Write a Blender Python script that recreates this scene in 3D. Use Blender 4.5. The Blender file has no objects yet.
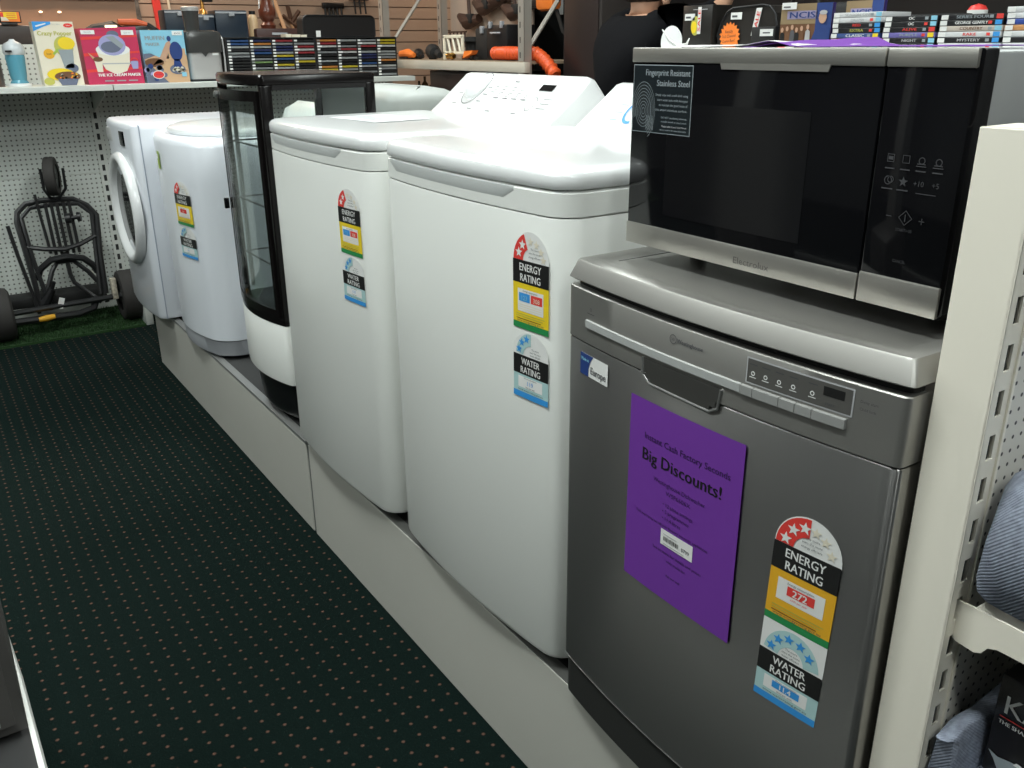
import bpy, bmesh, math, random
from mathutils import Vector, Matrix
random.seed(7)
scn = bpy.context.scene
C = scn.collection
PI = math.pi
ORG = {}
MATS = {}

# ------------------------------------------------------------------ materials
def nt(m):
    m.use_nodes = True
    return m.node_tree.nodes, m.node_tree.links, m.node_tree.nodes['Principled BSDF']

def mat(name, col, rough=0.5, metal=0.0, spec=0.5, bump=0.0, bscale=200.0, emit=None, estr=1.0, coat=0.0, var=0.0, vscale=6.0, stretch=None, crough=0.05):
    if name in MATS: return MATS[name]
    m = bpy.data.materials.new(name); N, L, b = nt(m)
    b.inputs['Base Color'].default_value = (*col, 1)
    b.inputs['Roughness'].default_value = rough
    b.inputs['Metallic'].default_value = metal
    b.inputs['Specular IOR Level'].default_value = spec
    if coat:
        b.inputs['Coat Weight'].default_value = coat
        b.inputs['Coat Roughness'].default_value = crough
    if emit:
        b.inputs['Emission Color'].default_value = (*emit, 1)
        b.inputs['Emission Strength'].default_value = estr
    if var or bump:
        tc = N.new('ShaderNodeTexCoord'); mp = N.new('ShaderNodeMapping')
        L.new(tc.outputs['Object'], mp.inputs['Vector'])
        if stretch: mp.inputs['Scale'].default_value = stretch
        if var:
            n = N.new('ShaderNodeTexNoise'); n.inputs['Scale'].default_value = vscale; n.inputs['Detail'].default_value = 4
            L.new(mp.outputs['Vector'], n.inputs['Vector'])
            r = N.new('ShaderNodeMapRange'); r.inputs['From Min'].default_value = .3; r.inputs['From Max'].default_value = .7
            r.inputs['To Min'].default_value = 1 - var; r.inputs['To Max'].default_value = 1 + var
            L.new(n.outputs['Fac'], r.inputs['Value'])
            mx = N.new('ShaderNodeVectorMath'); mx.operation = 'SCALE'
            mx.inputs[0].default_value = col
            L.new(r.outputs['Result'], mx.inputs['Scale']); L.new(mx.outputs['Vector'], b.inputs['Base Color'])
        if bump:
            n = N.new('ShaderNodeTexNoise'); n.inputs['Scale'].default_value = bscale; n.inputs['Detail'].default_value = 3
            L.new(mp.outputs['Vector'], n.inputs['Vector'])
            bp = N.new('ShaderNodeBump'); bp.inputs['Strength'].default_value = bump; bp.inputs['Distance'].default_value = .002
            L.new(n.outputs['Fac'], bp.inputs['Height']); L.new(bp.outputs['Normal'], b.inputs['Normal'])
    MATS[name] = m
    return m

def dots_mat(name, base, dot, ax, pitch, rad, rough=.5, off=(0, 0), var=0.0, metal=0.0, soft=.06, ellipse=1.0, stagger=False, base2=None, darkside=None):
    """a grid of dots on a flat surface, laid in object space"""
    m = bpy.data.materials.new(name); N, L, b = nt(m)
    b.inputs['Roughness'].default_value = rough
    tc = N.new('ShaderNodeTexCoord'); sp = N.new('ShaderNodeSeparateXYZ'); L.new(tc.outputs['Object'], sp.inputs[0])
    def M(op, a, bb=None, c=None):
        n = N.new('ShaderNodeMath'); n.operation = op
        for i, x in enumerate((a, bb, c)):
            if x is None: continue
            if isinstance(x, (int, float)): n.inputs[i].default_value = x
            else: L.new(x, n.inputs[i])
        return n.outputs[0]
    u = M('ADD', M('DIVIDE', sp.outputs[ax[0]], pitch), 100.0 + off[0])
    v = M('ADD', M('DIVIDE', sp.outputs[ax[1]], pitch), 100.0 + off[1])
    def cell(w): return M('SUBTRACT', M('FRACT', w), .5)
    cu, cv = cell(u), cell(v)
    d = M('SQRT', M('ADD', M('POWER', cu, 2.0), M('POWER', M('MULTIPLY', cv, ellipse), 2.0)))
    r = N.new('ShaderNodeMapRange'); r.inputs['From Min'].default_value = rad; r.inputs['From Max'].default_value = rad + soft
    r.inputs['To Min'].default_value = 1; r.inputs['To Max'].default_value = 0
    L.new(d, r.inputs['Value'])
    mix = N.new('ShaderNodeMix'); mix.data_type = 'RGBA'
    mix.inputs[6].default_value = (*base, 1); mix.inputs[7].default_value = (*dot, 1)
    L.new(r.outputs['Result'], mix.inputs[0])
    if var:
        n = N.new('ShaderNodeTexNoise'); n.inputs['Scale'].default_value = 260; n.inputs['Detail'].default_value = 2
        L.new(tc.outputs['Object'], n.inputs['Vector'])
        cr = N.new('ShaderNodeMix'); cr.data_type = 'RGBA'
        cr.inputs[6].default_value = (*[c*(1-var) for c in base], 1); cr.inputs[7].default_value = (*(base2 or [c*(1+var) for c in base]), 1)
        L.new(n.outputs['Fac'], cr.inputs[0]); L.new(cr.outputs[2], mix.inputs[6])
        bp = N.new('ShaderNodeBump'); bp.inputs['Strength'].default_value = .5; bp.inputs['Distance'].default_value = .003
        L.new(n.outputs['Fac'], bp.inputs['Height']); L.new(bp.outputs['Normal'], b.inputs['Normal'])
    L.new(mix.outputs[2], b.inputs['Base Color'])
    if rough > .9: b.inputs['Specular IOR Level'].default_value = .12
    return m

def glass_mat(name, tint=(1, 1, 1), rough=0.0, refl=1.0):
    m = bpy.data.materials.new(name); m.use_nodes = True
    N, L = m.node_tree.nodes, m.node_tree.links; N.clear()
    o = N.new('ShaderNodeOutputMaterial'); t = N.new('ShaderNodeBsdfTransparent'); g = N.new('ShaderNodeBsdfGlossy')
    t.inputs[0].default_value = (*tint, 1); g.inputs['Roughness'].default_value = rough
    f = N.new('ShaderNodeFresnel'); f.inputs[0].default_value = 1.45
    mu = N.new('ShaderNodeMath'); mu.operation = 'MULTIPLY'; mu.inputs[1].default_value = refl; L.new(f.outputs[0], mu.inputs[0])
    mx = N.new('ShaderNodeMixShader'); L.new(mu.outputs[0], mx.inputs[0]); L.new(t.outputs[0], mx.inputs[1]); L.new(g.outputs[0], mx.inputs[2])
    L.new(mx.outputs[0], o.inputs[0])
    return m

# ------------------------------------------------------------------ objects
def props(o, label=None, cat=None, group=None, kind=None):
    if label: o['label'] = label
    if cat: o['category'] = cat
    if group: o['group'] = group
    if kind: o['kind'] = kind
    return o

def thing(name, label, cat, loc, group=None, rotz=0.0):
    o = bpy.data.objects.new(name, None); C.objects.link(o); o.empty_display_size = .05
    o.location = loc; ORG[o.name] = Vector(loc)
    if rotz: o.rotation_euler = (0, 0, rotz)
    return props(o, label, cat, group)

class MB:
    def __init__(s): s.bm = bmesh.new(); s.mats = []
    def mi(s, m):
        if m is None: return 0
        if m not in s.mats: s.mats.append(m)
        return s.mats.index(m)
    def box(s, x0, x1, y0, y1, z0, z1, m=None, bev=0.0, seg=2):
        i = s.mi(m)
        r = bmesh.ops.create_cube(s.bm, size=1, matrix=Matrix.Translation(((x0+x1)/2, (y0+y1)/2, (z0+z1)/2)) @ Matrix.Diagonal((abs(x1-x0), abs(y1-y0), abs(z1-z0), 1)))
        fs = set(f for v in r['verts'] for f in v.link_faces)
        for f in fs: f.material_index = i
        if bev:
            es = list(set(e for v in r['verts'] for e in v.link_edges))
            bmesh.ops.bevel(s.bm, geom=es, offset=bev, segments=seg, affect='EDGES', profile=.5, material=i)
        return s
    def obox(s, c, size, rot, m=None, bev=0.0):
        """oriented box: rot = Matrix 3x3/Euler tuple"""
        i = s.mi(m)
        from mathutils import Euler
        R = Euler(rot).to_matrix().to_4x4() if isinstance(rot, tuple) else rot.to_4x4()
        r = bmesh.ops.create_cube(s.bm, size=1, matrix=Matrix.Translation(c) @ R @ Matrix.Diagonal((*size, 1)))
        fs = set(f for v in r['verts'] for f in v.link_faces)
        for f in fs: f.material_index = i
        if bev:
            es = list(set(e for v in r['verts'] for e in v.link_edges))
            bmesh.ops.bevel(s.bm, geom=es, offset=bev, segments=2, affect='EDGES', material=i)
        return s
    def loft(s, rings, m=None, caps=True, closed=True):
        i = s.mi(m)
        vs = [[s.bm.verts.new(p) for p in r] for r in rings]
        n = len(rings[0])
        for a, b in zip(vs[:-1], vs[1:]):
            for k in range(n if closed else n-1):
                f = s.bm.faces.new((a[k], a[(k+1) % n], b[(k+1) % n], b[k])); f.material_index = i
        if caps:
            f = s.bm.faces.new(vs[0][::-1]); f.material_index = i
            f = s.bm.faces.new(vs[-1]); f.material_index = i
        return s
    def tube(s, pts, r, m=None, n=8, closed=False):
        pts = [Vector(p) for p in pts]
        if not isinstance(r, (list, tuple)): r = [r]*len(pts)
        rings = []; up = None
        for k, p in enumerate(pts):
            if closed: t = pts[(k+1) % len(pts)] - pts[k-1]
            else: t = (pts[min(k+1, len(pts)-1)] - pts[max(k-1, 0)])
            t.normalize()
            if up is None:
                up = Vector((0, 0, 1)) if abs(t.z) < .9 else Vector((1, 0, 0))
            a = t.cross(up); a.normalize(); up = a.cross(t); up.normalize()
            rings.append([p + r[k]*(math.cos(2*PI*j/n)*a + math.sin(2*PI*j/n)*up) for j in range(n)])
        if closed: rings.append(rings[0])
        return s.loft(rings, m, caps=not closed)
    def lathe(s, prof, c, axis='Z', m=None, n=24, caps=True):
        """prof list of (r, h) along axis from c"""
        c = Vector(c); rings = []
        if isinstance(axis, str):
            ax = {'X': Vector((1, 0, 0)), 'Y': Vector((0, 1, 0)), 'Z': Vector((0, 0, 1)), '-X': Vector((-1, 0, 0))}[axis]
        else: ax = Vector(axis).normalized()
        u = ax.orthogonal().normalized(); v = ax.cross(u)
        for r, h in prof:
            r = max(r, 1e-5)
            rings.append([c + ax*h + r*(math.cos(2*PI*j/n)*u + math.sin(2*PI*j/n)*v) for j in range(n)])
        return s.loft(rings, m, caps)
    def prism(s, poly, a0, a1, plane='YZ', m=None):
        """poly in plane, extruded along the remaining axis between a0 and a1"""
        def P(p, a):
            return {'YZ': (a, p[0], p[1]), 'XZ': (p[0], a, p[1]), 'XY': (p[0], p[1], a)}[plane]
        return s.loft([[P(p, a0) for p in poly], [P(p, a1) for p in poly]], m)
    def ellipsoid(s, c, r, m=None, seg=16):
        i = s.mi(m)
        q = bmesh.ops.create_uvsphere(s.bm, u_segments=seg, v_segments=max(6, seg//2), radius=1, matrix=Matrix.Translation(c) @ Matrix.Diagonal((*r, 1)))
        for f in set(f for v in q['verts'] for f in v.link_faces): f.material_index = i
        return s
    def build(s, name, m=None, parent=None, smooth=True, angle=35, label=None):
        if m is not None and not s.mats: s.mats = [m]
        bmesh.ops.recalc_face_normals(s.bm, faces=s.bm.faces)
        me = bpy.data.meshes.new(name)
        if parent is not None:
            o0 = ORG[parent.name]; bmesh.ops.translate(s.bm, verts=s.bm.verts, vec=-o0)
        s.bm.to_mesh(me); s.bm.free()
        for q in s.mats: me.materials.append(q)
        if smooth:
            for p in me.polygons: p.use_smooth = True
            try: me.set_sharp_from_angle(angle=math.radians(angle))
            except Exception: pass
        o = bpy.data.objects.new(name, me); C.objects.link(o)
        if parent is not None: o.parent = parent; ORG[o.name] = ORG[parent.name]
        else: ORG[o.name] = Vector((0, 0, 0))
        if label: o['label'] = label
        return o

def recentre(o, loc):
    """give a one-mesh thing its origin at its base"""
    loc = Vector(loc); o.data.transform(Matrix.Translation(-loc)); o.location = loc; ORG[o.name] = loc
    return o

# ------------------------------------------------------------------ flat print (stickers, faces of boxes) laid on real surfaces
_TC = {}
def text2d(t):
    if t in _TC: return _TC[t]
    cu = bpy.data.curves.new('t', 'FONT'); cu.body = t; cu.resolution_u = 2
    ob = bpy.data.objects.new('t', cu); C.objects.link(ob)
    bpy.context.view_layer.update()
    me = bpy.data.meshes.new_from_object(ob.evaluated_get(bpy.context.evaluated_depsgraph_get()))
    vs = [(v.co.x, v.co.y) for v in me.vertices]; fs = [tuple(p.vertices) for p in me.polygons]
    bpy.data.objects.remove(ob); bpy.data.curves.remove(cu); bpy.data.meshes.remove(me)
    if not vs: vs = [(0, 0)]
    x0 = min(v[0] for v in vs); x1 = max(v[0] for v in vs); y0 = min(v[1] for v in vs); y1 = max(v[1] for v in vs)
    _TC[t] = (vs, fs, (x0, x1, y0, y1))
    return _TC[t]

class Decal:
    """u to the right, v up (metres); layers stack outwards"""
    def __init__(s, step=.0003, base=.0005): s.it = []; s.step = step; s.base = base
    def poly(s, pts, m, l=1): s.it.append((list(pts), [tuple(range(len(pts)))], m, l)); return s
    def rect(s, u0, v0, u1, v1, m, l=1, n=8):
        vs = []; fs = []
        for i in range(n+1):
            u = u0 + (u1-u0)*i/n; vs += [(u, v0), (u, v1)]
        for i in range(n): fs.append((2*i, 2*i+2, 2*i+3, 2*i+1))
        s.it.append((vs, fs, m, l)); return s
    def ell(s, cu, cv, ru, rv, m, l=1, n=20, a0=0, a1=2*PI):
        return s.poly([(cu + ru*math.cos(a0+(a1-a0)*i/n), cv + rv*math.sin(a0+(a1-a0)*i/n)) for i in range(n + (0 if abs(a1-a0-2*PI) < 1e-6 else 1))], m, l)
    def ring(s, cu, cv, r0, r1, m, l=1, n=20, a0=0, a1=2*PI, asp=1.0):
        vs = []; fs = []
        for i in range(n+1):
            a = a0 + (a1-a0)*i/n
            vs += [(cu + r0*math.cos(a)*asp, cv + r0*math.sin(a)), (cu + r1*math.cos(a)*asp, cv + r1*math.sin(a))]
        for i in range(n): fs.append((2*i, 2*i+1, 2*i+3, 2*i+2))
        s.it.append((vs, fs, m, l)); return s
    def star(s, cu, cv, r, m, l=2, k=.42, n=5, rot=PI/2):
        return s.poly([(cu + (r if i % 2 == 0 else r*k)*math.cos(rot + PI*i/n), cv + (r if i % 2 == 0 else r*k)*math.sin(rot + PI*i/n)) for i in range(2*n)], m, l)
    def line(s, p, q, w, m, l=2):
        d = Vector((q[0]-p[0], q[1]-p[1])); n = Vector((-d.y, d.x)).normalized()*w/2
        return s.poly([(p[0]-n.x, p[1]-n.y), (q[0]-n.x, q[1]-n.y), (q[0]+n.x, q[1]+n.y), (p[0]+n.x, p[1]+n.y)], m, l)
    def text(s, t, u, v, h, m, l=3, w=None, align='C', rot=0, bold=0.0):
        vs, fs, (x0, x1, y0, y1) = text2d(t)
        k = h/.73; kx = k if w is None else w/max(1e-6, (x1-x0))
        ou = {'C': -(x0+x1)/2, 'L': -x0, 'R': -x1}[align]
        c, si = math.cos(rot), math.sin(rot)
        for db in ([0] if not bold else [-bold, 0, bold]):
            out = []
            for x, y in vs:
                a = (x+ou)*kx + db; b = y*k
                out.append((u + a*c - b*si, v + a*si + b*c))
            s.it.append((out, fs, m, l + (0 if db == 0 else .1*(1 if db > 0 else -1))))
        return s
    def build(s, name, mapf, parent=None, label=None):
        mb = MB()
        for vs, fs, m, l in s.it:
            i = mb.mi(m)
            bv = [mb.bm.verts.new(mapf(u, v, s.base + l*s.step)) for u, v in vs]
            for f in fs:
                try:
                    q = mb.bm.faces.new([bv[k] for k in f]); q.material_index = i
                except ValueError: pass
        me = bpy.data.meshes.new(name)
        if parent is not None: bmesh.ops.translate(mb.bm, verts=mb.bm.verts, vec=-ORG[parent.name])
        mb.bm.to_mesh(me); mb.bm.free()
        for q in mb.mats: me.materials.append(q)
        o = bpy.data.objects.new(name, me); C.objects.link(o)
        if parent is not None: o.parent = parent; ORG[o.name] = ORG[parent.name]
        else: ORG[o.name] = Vector((0, 0, 0))
        if label: o['label'] = label
        return o

def mapX(x, y0, z0):      # face looking to -X, u runs towards -Y
    return lambda u, v, h: (x - h, y0 - u, z0 + v)
def mapY(y, x0, z0):      # face looking to -Y, u runs towards +X
    return lambda u, v, h: (x0 + u, y - h, z0 + v)

# colours
white_en = mat('white_enamel', (.79, .80, .765), .30, coat=.4, crough=.12)
white_pl = mat('white_plastic', (.82, .83, .83), .28, coat=.6, crough=.08)
white_cool = mat('white_cool_enamel', (.76, .79, .84), .3, coat=.4, crough=.12)
seam = mat('seam_shadow_grey', (.25, .26, .26), .6)
grey_pl = mat('grey_plastic', (.30, .31, .33), .45)
black_gl = mat('black_gloss', (.005, .005, .006), .07, spec=.4)
black_pl = mat('black_plastic', (.008, .008, .009), .38)
black_mt = mat('black_matte', (.008, .008, .008), .7)
steel = mat('brushed_steel', (.38, .37, .35), .34, 1.0, bump=.06, bscale=300, stretch=(1, .03, 1))
steel_v = mat('brushed_steel_door', (.34, .335, .325), .30, 1.0, bump=.05, bscale=300, stretch=(1, 1, .02))
for _m, _a in ((steel_v, .85), (steel, .6)):
    _n, _l, _b = nt(_m); _t = _n.new('ShaderNodeTangent'); _t.direction_type = 'RADIAL'; _t.axis = 'Z'; _l.new(_t.outputs[0], _b.inputs['Tangent']); _b.inputs['Anisotropic'].default_value = _a; _b.inputs['Anisotropic Rotation'].default_value = .25
steel_l = mat('satin_steel_strip', (.50, .50, .49), .35, .9)
steel_p = mat('satin_steel_paint', (.36, .35, .33), .42, .75)
cream = mat('cream_powdercoat', (.88, .83, .72), .42)
cream_d = mat('cream_platform_panel', (.47, .45, .40), .45, var=.03, vscale=2.5)
plat_w = mat('platform_laminate', (.56, .55, .50), .42, var=.03, vscale=2)
alu = mat('aluminium_trim', (.42, .42, .41), .4, .7)
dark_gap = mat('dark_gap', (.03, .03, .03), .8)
P = dict(
    white=mat('print_white', (.80, .80, .78), .45), red=mat('print_red', (.75, .05, .04), .45), black=mat('print_black', (.01, .01, .01), .45),
    yellow=mat('print_yellow', (.85, .62, .02), .45), green=mat('print_green', (.02, .25, .07), .45), blue=mat('print_blue', (.04, .30, .72), .45),
    pale=mat('print_pale_blue', (.42, .62, .62), .45), sky=mat('print_sky', (.25, .56, .72), .45), grey=mat('print_grey', (.45, .45, .46), .5),
    navy=mat('print_navy', (.02, .05, .2), .45), orange=mat('print_orange', (.9, .22, .03), .5), purple=mat('purple_paper', (.16, .035, .33), .55),
    dpurple=mat('print_dark_purple', (.03, .008, .07), .5), amber=mat('print_amber', (.80, .42, .02), .45), pink=mat('print_pink', (.55, .03, .1), .4),
    tan=mat('print_tan', (.6, .38, .22), .5), brown=mat('print_brown', (.16, .07, .03), .5), cream=mat('print_cream', (.78, .72, .58), .4),
    lime=mat('print_lime', (.35, .5, .08), .45), lav=mat('print_lavender', (.35, .35, .6), .4), olive=mat('print_olive', (.5, .48, .1), .5),
    slate=mat('print_slate', (.13, .15, .22), .5), skin=mat('print_skin', (.55, .33, .22), .5), dgrey=mat('print_dark_grey', (.09, .09, .10), .5),
    faint=mat('print_faint', (.05, .05, .055), .5), silver=mat('print_silver', (.30, .34, .36), .4), teal=mat('print_teal', (.03, .2, .3), .5))

# ------------------------------------------------------------------ camera
H = 1.4858808
cp, cr, cy = .3661605, -.0087658, .5836414
fw = Vector((math.sin(cy)*math.cos(cp), math.cos(cy)*math.cos(cp), -math.sin(cp)))
rt = Vector((math.cos(cy), -math.sin(cy), 0)); up = rt.cross(fw)
c_, s_ = math.cos(cr), math.sin(cr)
rr = c_*rt + s_*up; uu = -s_*rt + c_*up
cam = bpy.data.cameras.new('camera'); co = bpy.data.objects.new('camera', cam); C.objects.link(co)
mw = Matrix(((rr.x, uu.x, -fw.x, 0), (rr.y, uu.y, -fw.y, 0), (rr.z, uu.z, -fw.z, H), (0, 0, 0, 1)))
co.matrix_world = mw
cam.sensor_width = 36; cam.lens = 36*889.4256/1024; cam.clip_start = .02
scn.camera = co

# ------------------------------------------------------------------ the room
carpet = dots_mat('carpet_dark_green', (.0022, .0085, .0070), (.12, .065, .048), (0, 1), .041, .045, .95, off=(.15, .45), var=.35, soft=.09)
o = MB().box(-4, 8, -3, 9, -.05, 0, carpet).build('floor', smooth=False); props(o, kind='structure')
ceilm = mat('ceiling_tiles', (.45, .445, .43), .8)
o = MB().box(-4, 8, -3, 9, 3.1, 3.2, ceilm).build('ceiling', smooth=False); props(o, kind='structure')
wallm = mat('wall_paint', (.13, .135, .135), .8)
o = MB().box(-4.1, -4, -3, 9, 0, 3.1, wallm).build('wall_left', smooth=False); props(o, kind='structure')
o = MB().box(-4, 8, -3.1, -3, 0, 3.1, wallm).build('wall_front', smooth=False); props(o, kind='structure')
o = MB().box(8, 8.1, -3, 9, 0, 3.1, wallm).build('wall_right', smooth=False); props(o, kind='structure')
# slat wall at the back
slat = mat('slatwall_tan', (.42, .32, .25), .5, var=.05, vscale=3)
slat_g = mat('slatwall_groove', (.12, .07, .045), .6)
o = MB().box(-4, .2, 8.0, 8.15, 0, 3.1, wallm).build('wall_back_plain', smooth=False); props(o, kind='structure')
mb = MB().box(.2, 8, 8.03, 8.15, 0, 3.1, slat_g)
for k in range(31): mb.box(.2, 8, 8.0, 8.03, k*.1+.006, k*.1+.098, slat)
o = mb.build('wall_back', smooth=False); props(o, kind='structure')
o = MB().box(-2.8, -2.3, 3.45, 3.95, 0, 3.1, mat('added_pillar_grey', (.30, .30, .29), .7)).build('reflection_pillar', smooth=False); props(o, kind='structure')  # unseen pillar, added for its reflection in the dishwasher door
# dark partition behind the media unit
darkm = mat('partition_dark', (.02, .015, .013), .85, var=.2, vscale=3)
o = MB().box(4.2, 4.3, -3, 5.55, 0, 3.1, darkm).build('wall_partition', smooth=False); props(o, kind='structure')

# ceiling lights: troffers with tubes
def ceiling_light(x, y, L, colr, power, label, along='Y'):
    t = thing('ceiling_light', label, 'ceiling light', (x, y, 3.1), 'fluorescent ceiling lights')
    w = .30
    hx, hy = (w/2, L/2) if along == 'Y' else (L/2, w/2)
    mb = MB()
    mb.box(x-hx-.03, x+hx+.03, y-hy-.03, y+hy+.03, 3.075, 3.099, white_pl)
    mb.build('housing', parent=t, smooth=False)
    em = mat('tube_glow_%s' % ('warm' if colr[2] < .8 else 'cool'), (1, 1, 1), .5, emit=colr, estr=7)
    for s in (-.07, .07):
        m2 = MB()
        if along == 'Y': m2.tube([(x+s, y-hy+.02, 3.05), (x+s, y+hy-.02, 3.05)], .016, em)
        else: m2.tube([(x-hx+.02, y+s, 3.05), (x+hx-.02, y+s, 3.05)], .016, em)
        m2.build('tube', parent=t)
    li = bpy.data.lights.new('tube_light', 'AREA'); li.shape = 'RECTANGLE'; li.size = 2*hx; li.size_y = 2*hy
    li.energy = power; li.color = colr
    lo = bpy.data.objects.new('tube_light', li); C.objects.link(lo); lo.parent = t; lo.location = (0, 0, -.075)
cool = (.93, 1.0, .97); warm = (1.0, .74, .54)
LX = 'white twin-tube fluorescent ceiling light '
for i, (x, y, p) in enumerate([(-.1, .9, 44), (.1, 3.7, 38), (2.0, .4, 30), (2.0, 2.9, 40), (2.0, 5.0, 26), (.1, -1.2, 24), (-2.2, 1.2, 12), (-1.35, 3.1, 30), (2.2, -1.2, 16)]):  # the far left fixture is placed to light the added pillar
    ceiling_light(x, y, 1.25, cool, p, LX + ['above the aisle before the washers', 'above the aisle by the dryer', 'above the near right shelving', 'above the row of washers at the back', 'above the far shelf of disc racks', 'behind the camera over the aisle', 'over the left bays near end', 'shifted to light the added grey pillar', 'behind the camera on the right'][i])
for i, (x, y, p) in enumerate([(1.2, 7.0, 44), (4.9, 6.9, 26)]):
    ceiling_light(x, y, 1.25, warm, p, 'warm-toned ceiling light ' + ['above the tool wall behind the disc racks', 'above the tool rack at the back right'][i], 'X')
w = bpy.data.worlds.new('world'); scn.world = w; w.use_nodes = True
w.node_tree.nodes['Background'].inputs[0].default_value = (.75, .8, .8, 1); w.node_tree.nodes['Background'].inputs[1].default_value = .12

# ------------------------------------------------------------------ platform under the row of appliances
XP, ZP = .861, .322
t = thing('display_platform', 'long beige platform carrying the row of appliances', 'platform', (XP, 2.5, 0))
mb = MB().box(XP, 1.62, 2.485, 4.50, 0, ZP-.012, plat_w, .002)
mb.build('far_panel', parent=t, smooth=False)
mb = MB().box(XP, 1.62, .50, 2.465, 0, ZP-.003, plat_w, .002)
mb.build('near_panel', parent=t, smooth=False)
MB().box(XP+.004, XP+.03, 2.463, 2.487, 0, ZP-.004, mat('joint_strip', (.13, .14, .13), .5)).build('joint_strip', parent=t, smooth=False)
mb = MB().box(XP, XP+.028, 2.485, 4.50, ZP-.012, ZP, alu, .001).build('edge_trim', parent=t, smooth=False, label='aluminium edge strip')
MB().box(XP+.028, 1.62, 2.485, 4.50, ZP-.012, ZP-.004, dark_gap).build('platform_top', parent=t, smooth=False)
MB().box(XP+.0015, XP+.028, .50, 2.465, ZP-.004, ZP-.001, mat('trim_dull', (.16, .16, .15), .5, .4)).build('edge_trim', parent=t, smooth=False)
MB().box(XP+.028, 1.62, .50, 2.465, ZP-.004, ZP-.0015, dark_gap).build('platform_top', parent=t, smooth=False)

# ------------------------------------------------------------------ washing machines
def plan(x0, xb, y0, y1, bulge, rc, inset, z, n=18, rb=.02):
    """closed ring: front bulges to -X; z may be a function of (x, y)"""
    yc = (y0+y1)/2; hw = (y1-y0)/2 - inset; pts = []
    k = min(.95, rc/hw)
    N = 2*n
    for i in range(N+1):
        t = -math.cos(PI*i/N)                      # dense towards corners
        a = abs(t); drop = 0
        if a > 1-k: drop = rc*(1-math.sqrt(max(0, 1-((a-(1-k))/k)**2)))
        x = x0 + inset - bulge*(1-t*t) + drop
        pts.append((x, yc + t*hw))
    xr = xb - inset
    for q in range(5):
        a = PI/2*q/4; pts.append((xr-rb+rb*math.sin(a), yc+hw-rb+rb*math.cos(a)))
    for q in range(5):
        a = PI/2*q/4; pts.append((xr-rb+rb*math.cos(a), yc-hw+rb-rb*math.sin(a)))
    return [(x, y, z(x, y) if callable(z) else z) for x, y in pts]

def front_fn(x0, y0, y1, bulge):
    yc = (y0+y1)/2; hw = (y1-y0)/2
    return lambda y: x0 - bulge*(1-((y-yc)/hw)**2)

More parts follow.
